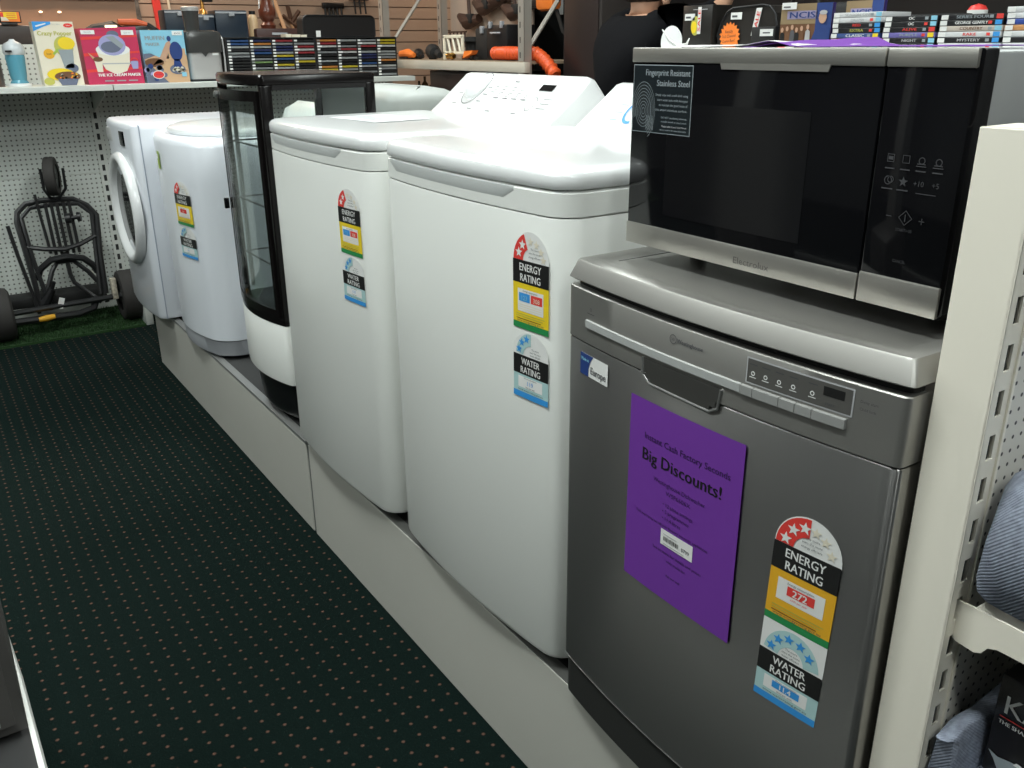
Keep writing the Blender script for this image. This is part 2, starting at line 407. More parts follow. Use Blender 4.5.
def energy_label(parent, ff, yl, ztop, w, h, kind, step=.0003):
    """two-part energy and water rating sticker; ff = front x at y"""
    d = Decal(step, .0022 if kind == 'small' else .0009); k = h/.297; p = P
    def V(z): return -z*k
    # energy dome
    cu = w/2; R = w/2; dh = .050*k
    dome = [(cu + R*math.cos(PI*i/20), V(.050) + dh*math.sin(PI*i/20)) for i in range(21)]
    full = kind == 'dishwasher'
    d.poly([(0, V(.052))] + [(w, V(.052))] + dome[0:21], p['white'], 1)
    a0, a1 = (PI*.5, PI) if full else (PI*.62, PI)
    n = 10; arc = [(cu + R*.97*math.cos(a0+(a1-a0)*i/n), V(.050) + dh*.96*math.sin(a0+(a1-a0)*i/n)) for i in range(n+1)]
    arc += [(cu + R*.42*math.cos(a1-(a1-a0)*i/n), V(.050) + dh*.42*math.sin(a1-(a1-a0)*i/n)) for i in range(n+1)]
    d.poly(arc, p['red'], 2)
    st = [.92, .74, .57] if full else [.88, .72]
    for a in st: d.star(cu + R*.70*math.cos(PI*a), V(.050) + dh*.68*math.sin(PI*a), .0095*k, p['white'], 3)
    for a in ([.42, .27, .1] if full else [.5, .35, .2, .07]): d.star(cu + R*.72*math.cos(PI*a), V(.050)+dh*.68*math.sin(PI*a), .008*k, p['cream'], 3)
    for i, q in enumerate(['The more', 'stars the more', 'energy efficient']): d.text(q, cu + w*(.06 if full else .12), V(.030+.0065*i), .0036*k, p['dgrey'], 4)
    d.rect(0, V(.090), w, V(.050), p['black'], 3)
    d.text('ENERGY', cu, V(.068), .0135*k, p['white'], 4, w=w*.60, bold=.0003); d.text('RATING', cu, V(.086), .0135*k, p['white'], 4, w=w*.56, bold=.0003)
    ymat = p['amber'] if full else p['yellow']
    d.rect(0, V(.160), w, V(.090), ymat, 2)
    if full:
        d.rect(w*.14, V(.134), w*.86, V(.101), p['white'], 3); d.rect(w*.30, V(.123), w*.72, V(.109), p['red'], 4)
        d.text('272', cu, V(.1215), .011*k, p['white'], 5, bold=.0004)
        d.text('Energy consumption', cu, V(.1065), .0035*k, p['dgrey'], 5); d.text('kWh per year', cu, V(.1285), .0033*k, p['red'], 5)
    else:
        d.rect(w*.14, V(.140), w*.86, V(.100), p['white'], 3)
        if kind != 'small': d.rect(w*.18, V(.122), w*.49, V(.107), p['blue'], 4)
        d.rect(w*.52 if kind != 'small' else w*.3, V(.122), w*.83 if kind != 'small' else w*.7, V(.107), p['red'], 4)
        if kind != 'small': d.text('123', w*.335, V(.1195), .0085*k, p['sky'], 5)
        d.text('308', w*.675 if kind != 'small' else w*.5, V(.1195), .0085*k, p['cream'], 5)
        d.text('Energy consumption', cu, V(.1045), .0033*k, p['dgrey'], 5)
        for i in range(3): d.rect(w*.18, V(.1285+.004*i), w*.82, V(.127+.004*i), p['cream'], 4)
    for i in range(3): d.rect(w*.1, V(.1455+.0042*i), w*(.9-.05*i), V(.1443+.0042*i), p['brown'] if i == 2 else p['olive'], 4)
    d.text('www.energyrating.gov.au', cu, V(.158), .0038*k, p['dgrey'], 5, w=w*.75)
    d.rect(0, V(.171), w, V(.160), p['green'], 2)
    # water
    wb = .171 if full else .173
    d.rect(0, V(.224), w, V(wb), p['white'], 1.5) if full else d.poly([(0, V(.224)), (w, V(.224))] + [(cu + R*math.cos(PI*i/16), V(.212) + .036*k*math.sin(PI*i/16)) for i in range(17)], p['white'], 1.5)
    d.ring(cu, V(.222), .022*k, .044*k if not full else .047*k, p['pale'], 2.5, n=16, a0=(.0 if full else .45)*PI+.12, a1=PI*.96, asp=w/.1*.96)
    for a in ([.9, .73, .56, .38, .2] if full else [.9, .75, .6]): d.star(cu + .035*k*w/.1*math.cos(PI*a)*.98, V(.220)+.033*k*math.sin(PI*a), .0085*k, p['blue'], 4)
    for i, q in enumerate(['The more', 'stars the more', 'water efficient']): d.text(q, cu + w*.14*(0 if full else 1), V(.206+.0055*i), .0034*k, p['dgrey'], 4)
    d.rect(0, V(.256), w, V(.220), p['black'], 3)
    d.text('WATER', cu, V(.2365), .0125*k, p['white'], 4, w=w*.52, bold=.0003); d.text('RATING', cu, V(.2525), .0125*k, p['white'], 4, w=w*.56, bold=.0003)
    d.rect(0, V(.297), w, V(.256), p['pale'], 2)
    d.rect(w*.14, V(.281), w*.84, V(.260), p['white'], 3)
    if full: d.rect(w*.28, V(.2745), w*.72, V(.2635), p['blue'], 4); d.text('11.4', cu, V(.273), .0085*k, p['white'], 5, bold=.0003)
    else: d.text('119', cu, V(.2745), .0085*k, p['blue'], 5)
    d.text('Water consumption', cu, V(.2632), .003*k, p['dgrey'], 5); d.text('litres per wash', cu, V(.2795), .003*k, p['dgrey'], 5)
    d.text('www.waterrating.gov.au', cu, V(.2865), .0036*k, p['dgrey'], 5, w=w*.72)
    d.rect(0, V(.300), w, V(.289), p['blue'], 4)
    sk = .030 if full else 0
    return d.build('rating_sticker', lambda u, v, hh: (ff(yl-u) - hh, yl-u-v*sk, ztop+v), parent, label='energy and water rating sticker')

def top_loader(y0, y1, x0, bulge, label, stick, console_print):
    t = thing('washing_machine', label, 'washing machine', (x0, (y0+y1)/2, ZP), 'white top-loading washing machines in the row')
    xb = 1.555; rc = .045
    pl = lambda z, ins=0, b=bulge, xx=xb: plan(x0, xx, y0, y1, b, rc, ins, z)
    # cabinet
    mb = MB().loft([pl(.350, .012), pl(.356, .003), pl(.366, 0), pl(.8, 0), pl(1.216, 0), pl(1.219, .0012), pl(1.219, .004)], white_en)
    mb.build('cabinet', parent=t, angle=40)
    for fx, fy in ((x0+.07, y0+.07), (x0+.07, y1-.07), (xb-.08, y0+.07), (xb-.08, y1-.07)):
        MB().lathe([(.018, 0), (.018, .012), (.009, .014), (.009, .032)], (fx, fy, ZP), 'Z', black_pl, 12).build('foot', parent=t)
    # top deck with the handle recess
    deck = MB().loft([pl(1.2205, .0045), pl(1.2205, .0015), pl(1.222, 0), pl(1.259, 0), pl(1.262, .003), pl(1.264, .010)], white_en)
    dk = deck.build('top_deck', parent=t, angle=40)
    # scooped handle recess in the deck front: dark-free sloped pocket
    ff = front_fn(x0, y0, y1, bulge)
    yA, yB = y1-.055, y0+.125
    mb = MB(); rings = []
    n = 16
    for i in range(n+1):
        y = yA + (yB-yA)*i/n; q = min(1, min(i, n-i)/1.0)
        x = ff(y)
        rings.append([(x-.0008, y, 1.261), (x-.0008, y, 1.241+(.014*(1-q))), (x+.0005, y, 1.238+(.016*(1-q))), (x+.001, y, 1.2615)])
    # recess lip
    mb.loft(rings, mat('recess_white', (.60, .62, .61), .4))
    mb.build('handle_recess', parent=t, angle=50)
    # lid
    def zt(z, c=.012):
        yc = (y0+y1)/2; hw = (y1-y0)/2
        return lambda x, y: z - c*((y-yc)/hw)**2*.5
    xl = 1.346
    lid = [pl(1.2655, .010, bulge, xl), pl(1.2655, .001, bulge, xl), pl(1.268, -.001, bulge, xl), pl(1.284, -.001, bulge, xl), pl(1.290, .001, bulge, xl), pl(1.2955, .006, bulge, xl), pl(1.2985, .014, bulge, xl), pl(1.3000, .028, bulge, xl), pl(zt(1.3025, .004), .06, bulge, xl), pl(zt(1.3035, .004), .14, bulge*.6, xl)]
    ld = MB().loft(lid, white_pl).build('lid', parent=t, angle=50)
    MB().box(x0+.02, xl, y0+.02, y1-.02, 1.262, 1.2670, seam).build('lid_seal', parent=ld, smooth=False)
    # console: wedge profile in XZ with rounded ends in Y
    prof = [(1.350, 1.262), (1.350, 1.296), (1.358, 1.304), (1.462, 1.392), (1.472, 1.401), (1.484, 1.404), (1.500, 1.398), (1.552, 1.330), (1.555, 1.262)]
    cy_ = (y0+y1)/2; rings = []; top_k = 1.0 if console_print is console_full else .93
    ys = [(-1, .86, 0), (-.99, .94, 0), (-.965, .985, 0), (-.93, 1, 0), (0, 1, 0), (.93, 1, 0), (.965, .985, 0), (.99, .94, 0), (1, .86, 0)]
    hw = (y1-y0)/2 - .022
    for tt, kz, dx in ys:
        rings.append([(x, cy_ + tt*hw*(1-.10*max(0, z-1.30)), 1.262 + (z-1.262)*kz*top_k) for x, z in prof])
    cs = MB().loft(rings, white_pl).build('console', parent=t, angle=40)
    # map for the sloping console face
    A = Vector((1.358, 0, 1.304)); B = Vector((1.462, 0, 1.392)); D = (B-A); L = D.length; D.normalize(); Nn = Vector((-D.z, 0, D.x))
    mp = lambda u, v, h: tuple(A + D*(v*1.38) + Nn*(h+.0004) + Vector((0, y1-.02-u, 0)) + Vector((0, 0, (A.z+D.z*v-1.262)*(top_k-1))))
    console_print(t, cs, mp, Nn, A, D, y1)
    # stickers
    if stick: energy_label(t, ff, *stick)
    return t

def console_full(t, cs, mp, Nn, A, D, y1):
    # big dial
    c = A + D*.092 + Vector((0, y1-.170, 0))
    MB().lathe([(.044, 0), (.043, .006), (.036, .012), (.030, .022), (.026, .024), (0, .0245)], c, Nn, white_pl, 32).build('dial', parent=cs)
    d = Decal()
    d.ring(.150, .067, .0445, .0465, P['dgrey'], 1, n=40)
    d.rect(.455, .070, .515, .086, black_gl, 2); d.text('Simpson', .325, .089, .0050, P['dgrey'], 2, bold=.0003)
    for i in range(4):
        d.rect(.275+.045*i, .0425, .300+.045*i, .0445, P['dgrey'], 2)
        for j in range(3): d.rect(.24+.045*i, .058+.008*j, .258+.045*i, .0592+.008*j, P['dgrey'], 2)
        d.ring(.287+.045*i, .052, .0035, .0044, P['dgrey'], 2, n=12)
    d.ring(.475, .034, .017, .0182, P['dgrey'], 2, n=24)
    for i in range(3): d.rect(.51, .048-.012*i, .55, .0492-.012*i, P['dgrey'], 2)
    for i, (u, v) in enumerate([(.205, .07), (.208, .05), (.205, .03), (.09, .078), (.075, .05), (.085, .02), (.19, .008), (.29, .006), (.42, .006)]): d.rect(u, v, u+.022, v+.0016, P['dgrey'], 2)
    d.build('console_print', mp, cs)
def console_small(t, cs, mp, Nn, A, D, y1):
    d = Decal()
    d.ring(.17, .045, .026, .032, P['blue'], 1, n=24, a0=.6*PI, a1=1.6*PI)
    for i in range(3): d.rect(.105, .055-.018*i, .13, .0564-.018*i, P['sky'], 2)
    d.build('console_print', mp, cs)
    MB().lathe([(.028, 0), (.027, .006), (.022, .014), (0, .0145)], A + D*.045 + Vector((0, y1-.30, 0)), Nn, white_pl, 28).build('dial', parent=cs)

w4 = top_loader(1.136, 1.792, .853, .022, 'large white top-loading washer standing beside the steel dishwasher', (1.262, 1.190, .093, .300, 'washer'), console_small)
w3 = top_loader(1.842, 2.502, .846, .022, 'white top-loading washer with raised dial console beside the black display fridge', (1.998, 1.174, .102, .270, 'washer'), console_full)
# loose leaflets on the lids
def paper(name, label, x0, x1, y0, y1, z, m, rot=0, wave=.002, n=14, group=None, pk=None):
    mb = MB(); cx, cy2 = (x0+x1)/2, (y0+y1)/2; top = []; i0 = mb.mi(m)
    g = []
    for i in range(n+1):
        row = []
        for j in range(n+1):
            lx = (x1-x0)*(i/n-.5); ly = (y1-y0)*(j/n-.5)
            zz = z + wave*(1+math.sin(i*.9+j*.4))*.5 + (pk(i/n, j/n) if pk else 0)
            row.append((cx + lx*math.cos(rot)-ly*math.sin(rot), cy2 + lx*math.sin(rot)+ly*math.cos(rot), zz))
        g.append(row)
    va = [[mb.bm.verts.new(p) for p in r] for r in g]; vb = [[mb.bm.verts.new((p[0], p[1], p[2]+.0004)) for p in r] for r in g]
    for i in range(n):
        for j in range(n):
            mb.bm.faces.new((va[i][j], va[i][j+1], va[i+1][j+1], va[i+1][j])); mb.bm.faces.new((vb[i][j], vb[i+1][j], vb[i+1][j+1], vb[i][j+1]))
    for i in range(n):
        for a, b in (((i, 0), (i+1, 0)), ((i+1, n), (i, n)), ((0, i+1), (0, i)), ((n, i), (n, i+1))):
            mb.bm.faces.new((va[a[0]][a[1]], va[b[0]][b[1]], vb[b[0]][b[1]], vb[a[0]][a[1]]))
    o = mb.build(name, parent=None, angle=80); recentre(o, (cx, cy2, z))
    if label: props(o, label, 'paper', group)
    return o
d = Decal()
for i in range(9): d.rect(0, -.006*i, .16-.012*(i % 3), -.006*i+.0022, P['grey'], 1)
sh = paper('care_sheet', 'translucent printed care sheet lying on the lid of the washer beside the fridge', .97, 1.14, 2.10, 2.34, 1.3040, mat('sheet_film', (.80, .81, .83), .3), .1, .0006)
d.build('print', lambda u, v, h: (1.0+v*-1.0+.01, 2.31-u, 1.3056+h*.3), None)
pr = bpy.data.objects['print']; pr.parent = sh; pr.data.transform(Matrix.Translation(-Vector(sh.location)))
d = Decal(); d.text('MANUAL', 0, 0, .014, P['dgrey'], 1, bold=.0006)
d.build('lid_lettering', lambda u, v, h: (1.29+v, 2.17-u*1.0, 1.3038+h), w3)

# ------------------------------------------------------------------ glass display fridge
glass = glass_mat('fridge_glass', (.93, .96, .95), 0, .55)
brown_bl = mat('fridge_black_frame', (.006, .005, .005), .22, spec=.3)
t = thing('display_fridge', 'narrow black-framed glass display fridge with curved front between washers', 'display fridge', (.85, 2.76, ZP))
fy0, fy1, fx, fxb, fb = 2.572, 2.995, .866, 1.215, .035
fp = lambda z, ins=0, b=fb, xx=fxb, x0=fx: plan(x0, xx, fy0, fy1, b, .012, ins, z, rb=.006)
MB().loft([fp(.345, .035), fp(.36, .028), fp(.466, .020), fp(.472, .020)], black_pl).build('kick_base', parent=t, angle=40)
for yy in (fy0+.08, fy1-.08):
    for xx in (fx+.08, fxb-.06): MB().lathe([(.016, 0), (.016, .024)], (xx, yy, ZP-.003), 'Z', black_pl, 10).build('foot', parent=t)
MB().loft([fp(.473, .008), fp(.478, .001), fp(.49, 0), fp(.668, 0), fp(.673, .003)], white_en).build('lower_panel', parent=t, angle=40, label='white lower panel')
MB().loft([fp(.674, .001), fp(.694, 0), fp(.697, .004)], brown_bl).build('sill', parent=t, angle=40)
MB().loft([fp(1.378, .004), fp(1.382, 0), fp(1.402, 0), fp(1.408, .004), fp(1.409, .02)], brown_bl).build('top_cap', parent=t, angle=40)
# posts
ffr = front_fn(fx, fy0, fy1, fb)
for (ya, yb, nm) in ((fy0, fy0+.024, 'n'), (fy1-.007, fy1, 'f')):
    MB().box(fx-.004 if nm == 'n' else fx, fx+.030, ya, yb, .69, 1.38, brown_bl, .004).build('front_post', parent=t)
for ya, yb in ((fy0, fy0+.02), (fy1-.02, fy1)):
    MB().box(fxb-.03, fxb, ya, yb, .69, 1.38, brown_bl, .003).build('rear_post', parent=t)
MB().box(fxb-.008, fxb, fy0+.02, fy1-.02, .69, 1.37, mat('fridge_back_panel', (.62, .66, .65), .4)).build('back_panel', parent=t, smooth=False)  # back panel made pale in place of reflections in the glass
# curved front door glass and its frame
def curved(y0, y1, z0, z1, off, th, m, name, par, n=14, lab=None):
    rings = []
    for i in range(n+1):
        y = y0+(y1-y0)*i/n; x = ffr(y)
        rings.append([(x+off, y, z0), (x+off+th, y, z0), (x+off+th, y, z1), (x+off, y, z1)])
    return MB().loft(rings, m).build(name, parent=par, angle=60, label=lab)
dr = curved(fy0+.03, fy1-.016, .695, 1.364, .000, .005, glass, 'door_glass', t)
curved(fy0+.027, fy0+.040, .695, 1.364, -.002, .012, brown_bl, 'door_stile', dr, 4)
curved(fy1-.022, fy1-.018, .695, 1.364, -.002, .006, brown_bl, 'door_stile', dr, 4)
curved(fy0+.04, fy1-.028, .695, .722, -.002, .012, brown_bl, 'door_rail', dr)
curved(fy0+.04, fy1-.028, 1.335, 1.364, -.002, .012, brown_bl, 'door_rail', dr)
MB().box(ffr(2.96)-.018, ffr(2.96)-.002, 2.966, 2.976, .985, 1.02, black_gl, .003).build('door_handle', parent=dr)
MB().lathe([(.010, 0), (.010, .010), (.006, .012)], (ffr(2.93)-.002, 2.93, 1.345), '-X', steel_l, 14).build('lock', parent=dr)
MB().box(fx+.030, fxb-.03, fy0+.004, fy0+.009, .69, 1.38, glass).build('side_glass', parent=t, smooth=False)
MB().box(fx+.030, fxb-.03, fy1-.009, fy1-.004, .69, 1.38, glass).build('side_glass', parent=t, smooth=False)
MB().box(fx+.030, fxb-.03, fy0, fy0+.010, 1.366, 1.38, brown_bl).build('side_rail', parent=t, smooth=False)
MB().box(fx+.030, fxb-.03, fy0, fy0+.010, .69, .72, brown_bl).build('side_rail', parent=t, smooth=False)
wire = mat('wire_grey', (.25, .26, .26), .4, .6)
for z in (.84, 1.02, 1.20):
    mb = MB().tube([(fx+.02, fy0+.03, z), (fx+.02, fy1-.03, z), (fxb-.03, fy1-.03, z), (fxb-.03, fy0+.03, z)], .003, wire, 6, closed=True)
    mb.build('wire_shelf', parent=t)
MB().tube([(fx+.035, fy1-.03, .72), (fx+.035, fy1-.03, 1.36)], .007, mat('led_strip_off', (.45, .47, .47), .4), 8).build('inner_strip', parent=t)

# ------------------------------------------------------------------ round-fronted top loader
t = thing('washing_machine', 'round-fronted white top-loading washer on grey base, with oval lid', 'washing machine', (.84, 3.67, ZP))
ry0, ry1 = 3.375, 3.990
rp = lambda z, ins=0, b=.060, rc=.07: plan(.886, 1.50, ry0, ry1 + .080*max(0, (z-.4))/.8 - .01, b, rc, ins, z)
MB().loft([rp(.330, .02), rp(.335, .008), rp(.393, .004), rp(.396, .006)], grey_pl).build('base_skirt', parent=t, angle=40, label='grey base skirt')
MB().loft([rp(.397, .006), rp(.400, .0), rp(.6, 0), rp(.8, 0), rp(1.0, 0), rp(1.135, .002), rp(1.152, .010), rp(1.160, .022), rp(1.163, .05)], white_cool).build('cabinet', parent=t, angle=40)
oc = Vector((1.14, 3.75, 0))
def oval(z, k): return [(oc.x + .262*k*math.cos(2*PI*i/40), oc.y + .315*k*math.sin(2*PI*i/40), z) for i in range(40)]
MB().loft([oval(1.16, .97), oval(1.168, 1.0), oval(1.180, 1.0), oval(1.188, .97), oval(1.193, .90), oval(1.198, .6)], white_pl).build('lid', parent=t, angle=50)
MB().loft([[(1.40, y, 1.16), (1.42, y, 1.24*k+1.16*(1-k)), (1.46, y, 1.262*k+1.16*(1-k)), (1.50, y, 1.16)] for y, k in ((ry0+.02, .4), (ry0+.06, .85), (ry0+.12, 1), (ry1-.12, 1), (ry1-.06, .85), (ry1-.02, .4))], white_pl).build('console', parent=t, angle=60)
def rfx(y):
    q = [p for p in rp(.9)[:37]]
    for a, b in zip(q[:-1], q[1:]):
        if a[1] <= y <= b[1] or b[1] <= y <= a[1]:
            k = (y-a[1])/(b[1]-a[1]+1e-9); return a[0]+(b[0]-a[0])*k
    return q[0][0]
energy_label(t, rfx, 3.600, 1.008, .130, .290, 'small', .0006)
d = Decal(.0006, .002); d.rect(0, -.068, .055, 0, P['lime'], 1); d.rect(.006, -.03, .03, -.012, P['white'], 2)
d.build('green_sticker', lambda u, v, h: (rfx(3.800-u)-h, 3.800-u, 1.10+v), t, label='small green sticker')

# ------------------------------------------------------------------ front-loading dryer at the far end
t = thing('tumble_dryer', 'white front-loading dryer with round door at far end of the platform', 'dryer', (.8, 4.28, ZP))
dy0, dy1 = 4.075, 4.640
dp = lambda z, ins=0, b=.02: plan(.806, 1.42, dy0, dy1, b, .035, ins, z)
MB().loft([dp(.330, .02), dp(.336, .004), dp(.35, 0), dp(1.155, 0), dp(1.172, .004), dp(1.180, .014), dp(1.182, .03)], white_cool).build('cabinet', parent=t, angle=40)
MB().box(.830, .834, dy0-.001, dy1+.001, .335, 1.178, mat('panel_gap', (.35, .38, .46), .5)).build('side_seam', parent=t, smooth=False)
for (yy, xx) in ((dy0+.07, .9), (dy1-.07, .9), (dy0+.07, 1.35), (dy1-.07, 1.35)): MB().lathe([(.016, 0), (.016, .012)], (xx, yy, ZP-.002), 'Z', black_pl, 10).build('foot', parent=t)
dc = (.788, 4.33, .800)
dd = MB().lathe([(.250, -.01), (.249, .010), (.243, .022), (.232, .028), (.222, .028), (.212, .022), (.200, .010), (.192, .001), (.190, -.0)], dc, '-X', white_pl, 48, caps=False).build('door', parent=t, angle=50)
MB().lathe([(.193, .001), (.15, .002), (.10, .003), (0, .004)], dc, '-X', black_gl, 36).build('door_glass', parent=dd)
cf = front_fn(.806, dy0, dy1, .02)
MB().box(cf(4.25)-.004, cf(4.25)+.01, 4.20, 4.27, 1.085, 1.145, black_gl, .002).build('display', parent=t)
MB().box(cf(4.47)-.0015, cf(4.47)+.01, 4.36, 4.56, 1.085, 1.145, white_pl, .004).build('drawer', parent=t)

# white appliance tucked behind the display fridge
t = thing('chest_freezer', 'plain white rounded-top appliance tucked behind the black display fridge', 'freezer', (1.42, 2.84, ZP))
bp2 = lambda z, ins=0: plan(1.32, 1.58, 2.66, 3.20, .01, .06, ins, z, rb=.05)
MB().loft([bp2(.345, .01), bp2(.35, 0), bp2(1.27, 0)], white_cool).build('cabinet', parent=t, angle=40)
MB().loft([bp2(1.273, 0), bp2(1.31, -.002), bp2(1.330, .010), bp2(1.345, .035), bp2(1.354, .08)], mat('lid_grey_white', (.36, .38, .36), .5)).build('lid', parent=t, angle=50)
for (yy, xx) in ((2.72, 1.38), (3.12, 1.38), (2.72, 1.52), (3.12, 1.52)): MB().lathe([(.016, 0), (.016, .028)], (xx, yy, ZP-.004), 'Z', black_pl, 10).build('foot', parent=t)

# ------------------------------------------------------------------ dishwasher
t = thing('dishwasher', 'stainless steel dishwasher with purple notice, under the microwave', 'dishwasher', (.83, .8, ZP))
qy0, qy1, qx, qb = .4985, 1.102, .840, .022
qp = lambda z, ins=0, b=qb, xx=1.43, rc=.012: plan(qx, xx, qy0, qy1, b, rc, ins, z, rb=.008)
qf = front_fn(qx, qy0, qy1, qb)
side = mat('dishwasher_side', (.20, .19, .18), .45, .4)
MB().box(qx+.032, 1.41, qy0+.004, qy1-.004, .352, 1.138, side, .003).build('body', parent=t)
for (yy, xx) in ((qy0+.06, .92), (qy1-.06, .92), (qy0+.06, 1.36), (qy1-.06, 1.36)): MB().lathe([(.02, 0), (.02, .034)], (xx, yy, ZP-.002), 'Z', black_pl, 12).build('foot', parent=t)
# door: lower sheet
dp2 = lambda z, ins=0: plan(qx, qx+.040, qy0, qy1, qb, .008, ins, z, rb=.004)
dr = MB().loft([dp2(.4195, .003), dp2(.4215, 0), dp2(1.040, 0), dp2(1.0415, .001)], steel_v).build('door', parent=t, angle=40)
MB().loft([plan(qx+.002, qx+.042, qy0+.002, qy1-.002, qb, .008, 0, .4165), plan(qx-.001, qx+.042, qy0, qy1, qb, .008, 0, .4190)], steel_l).build('door_bottom_edge', parent=dr, angle=40)
MB().loft([plan(qx+.004, qx+.04, qy0+.004, qy1-.004, qb, .008, 0, z) for z in (.335, .345, .415)], mat('kickplate_dark', (.05, .05, .048), .4, .4)).build('kickplate', parent=t, angle=40)
# control panel
cp2 = lambda z, ins=0: plan(qx-.001, qx+.042, qy0, qy1, qb, .008, ins, z, rb=.004)
rec_m = mat('handle_pocket', (.10, .098, .092), .4, .6)
pn = MB().loft([cp2(1.0435, .001), cp2(1.0445, 0), cp2(1.1265, 0), cp2(1.128, .0012)], steel_p).build('control_panel', parent=t, angle=40)
mq = lambda u, v, h: (qf(qy1-u)-.001-h, qy1-u, v)
hy0, hy1 = .745, .900
# handle pocket: rim + dark inner face
mb = MB(); n = 14
prim = [(hy1-.002, 1.066), (hy1-.004, 1.040), (hy1-.018, 1.030), (hy0+.018, 1.028), (hy0+.004, 1.036), (hy0-.000, 1.064)]
pts3 = []
for a, b in zip(prim[:-1], prim[1:]):
    for i in range(6):
        y = a[0]+(b[0]-a[0])*i/6; z = a[1]+(b[1]-a[1])*i/6; pts3.append((qf(y)-.0025, y, z))
pts3.append((qf(prim[-1][0])-.0025, *prim[-1]))
MB().tube(pts3, .0020, steel_l, 8).build('handle_rim', parent=pn)
dk = Decal(base=.0010)
dk.rect(qy1-hy1+.004, 1.044, qy1-hy0-.003, 1.066, rec_m, 2, 14); dk.rect(qy1-hy1+.010, 1.036, qy1-hy0-.008, 1.044, rec_m, 2, 14); dk.rect(qy1-hy1+.018, 1.030, qy1-hy0-.018, 1.036, rec_m, 2, 14)
dk2 = dk.build('handle_pocket', mq, pn, label='dark recessed handle pocket')
# shiny strip
def qstrip(ya, yb, z0, z1, th, m, name, par, n=20):
    rings = []
    for i in range(n+1):
        y = ya+(yb-ya)*i/n; x = qf(y)-.001
        rings.append([(x, y, z0), (x-th, y, z0+.0008), (x-th, y, z1-.0008), (x, y, z1)])
    return MB().loft(rings, m).build(name, parent=par, angle=30)
qstrip(.714, 1.045, 1.0705, 1.083, .0035, mat('trim_bright', (.50, .51, .50), .5, .3), 'trim_strip', pn)
btn = mat('button_steel', (.42, .42, .41), .45, .4)
for ya, yb in ((.7125, .694), (.693, .655), (.654, .632), (.631, .609), (.608, .566)):
    qstrip(yb, ya, 1.070, 1.083, .0045, btn, 'button', pn, 4)
d = Decal()
d.rect(qy1-.708, 1.0865, qy1-.560, 1.121, P['grey'], 1, 12)
d.rect(qy1-.706, 1.0885, qy1-.562, 1.119, mat('panel_grey_inset', (.16, .155, .145), .4, .5), 2, 12)
d.rect(qy1-.598, 1.1035, qy1-.571, 1.1145, P['black'], 3)
for i, y in enumerate((.697, .678, .658, .638, .612)):
    d.rect(qy1-y-.006, 1.112, qy1-y+.006, 1.1132, P['dgrey'], 3); d.ring(qy1-y, 1.101, .0018, .0030, P['white'], 3, n=10)
    d.rect(qy1-y-.005, 1.0955, qy1-y+.005, 1.0965, P['white'], 3)
d.text('START', qy1-.588, 1.0925, .003, P['dgrey'], 4)
for i, q in enumerate(('Delay start', 'Child lock')): d.text(q, qy1-.552, 1.108-.009*i, .0035, P['dgrey'], 3, align='L')
d.ring(qy1-.838, 1.1085, .0058, .0068, P['dgrey'], 2, n=20); d.text('W', qy1-.838, 1.106, .005, P['dgrey'], 2)
d.text('Westinghouse', qy1-.806, 1.1055, .0062, P['dgrey'], 2, bold=.0002)
d.ring(qy1-1.033, 1.101, .0018, .0026, P['dgrey'], 2, n=10); d.rect(qy1-1.043, 1.0935, qy1-1.023, 1.0945, P['dgrey'], 2)
d.build('panel_print', mq, pn)
# worktop slab
def sl(z, ins, rc=.007): return plan(qx-.002, 1.43, qy0-.003, qy1+.002, .022, rc, ins, z, rb=.01)
tp = MB().loft([sl(1.1395, .010), sl(1.1395, .001), sl(1.141, 0), sl(1.1655, .009), sl(1.1685, .011), sl(1.1700, .016), sl(1.1700, .030), sl(1.1680, .036), sl(1.1675, .040), sl(1.1675, .1)], steel_p).build('worktop', parent=t, angle=28)
MB().box(.89, .893+.49, qy1-.060, qy1-.0585, 1.1672, 1.1680, dark_gap).build('worktop_joint', parent=tp, smooth=False)
# dark gap strip under slab
MB().loft([plan(qx+.012, 1.42, qy0+.006, qy1-.006, .02, .01, 0, z) for z in (1.128, 1.1405)], black_mt).build('worktop_gap', parent=t)
# stickers
d = Decal(base=.0012)
d.poly([(0, 0), (.078, 0), (.078, .036), (0, .036)], P['white'], 1)
d.poly([(0, 0), (.022, 0)] + [(.024+.014*(i/6)**3, .036*i/6) for i in range(7)] + [(0, .036)], P['navy'], 2)
d.text('Made in', .0145, .024, .0060, P['sky'], 3, w=.022, bold=.0002); d.text('Europe', .052, .007, .0125, P['dgrey'], 3, w=.042, bold=.0003)
d.build('origin_sticker', lambda u, v, h: (qf(1.061-u)-h, 1.061-u, .990+v), t, label='small blue and white Europe sticker')
energy_label(t, qf, .639, .942, .094, .290, 'dishwasher')
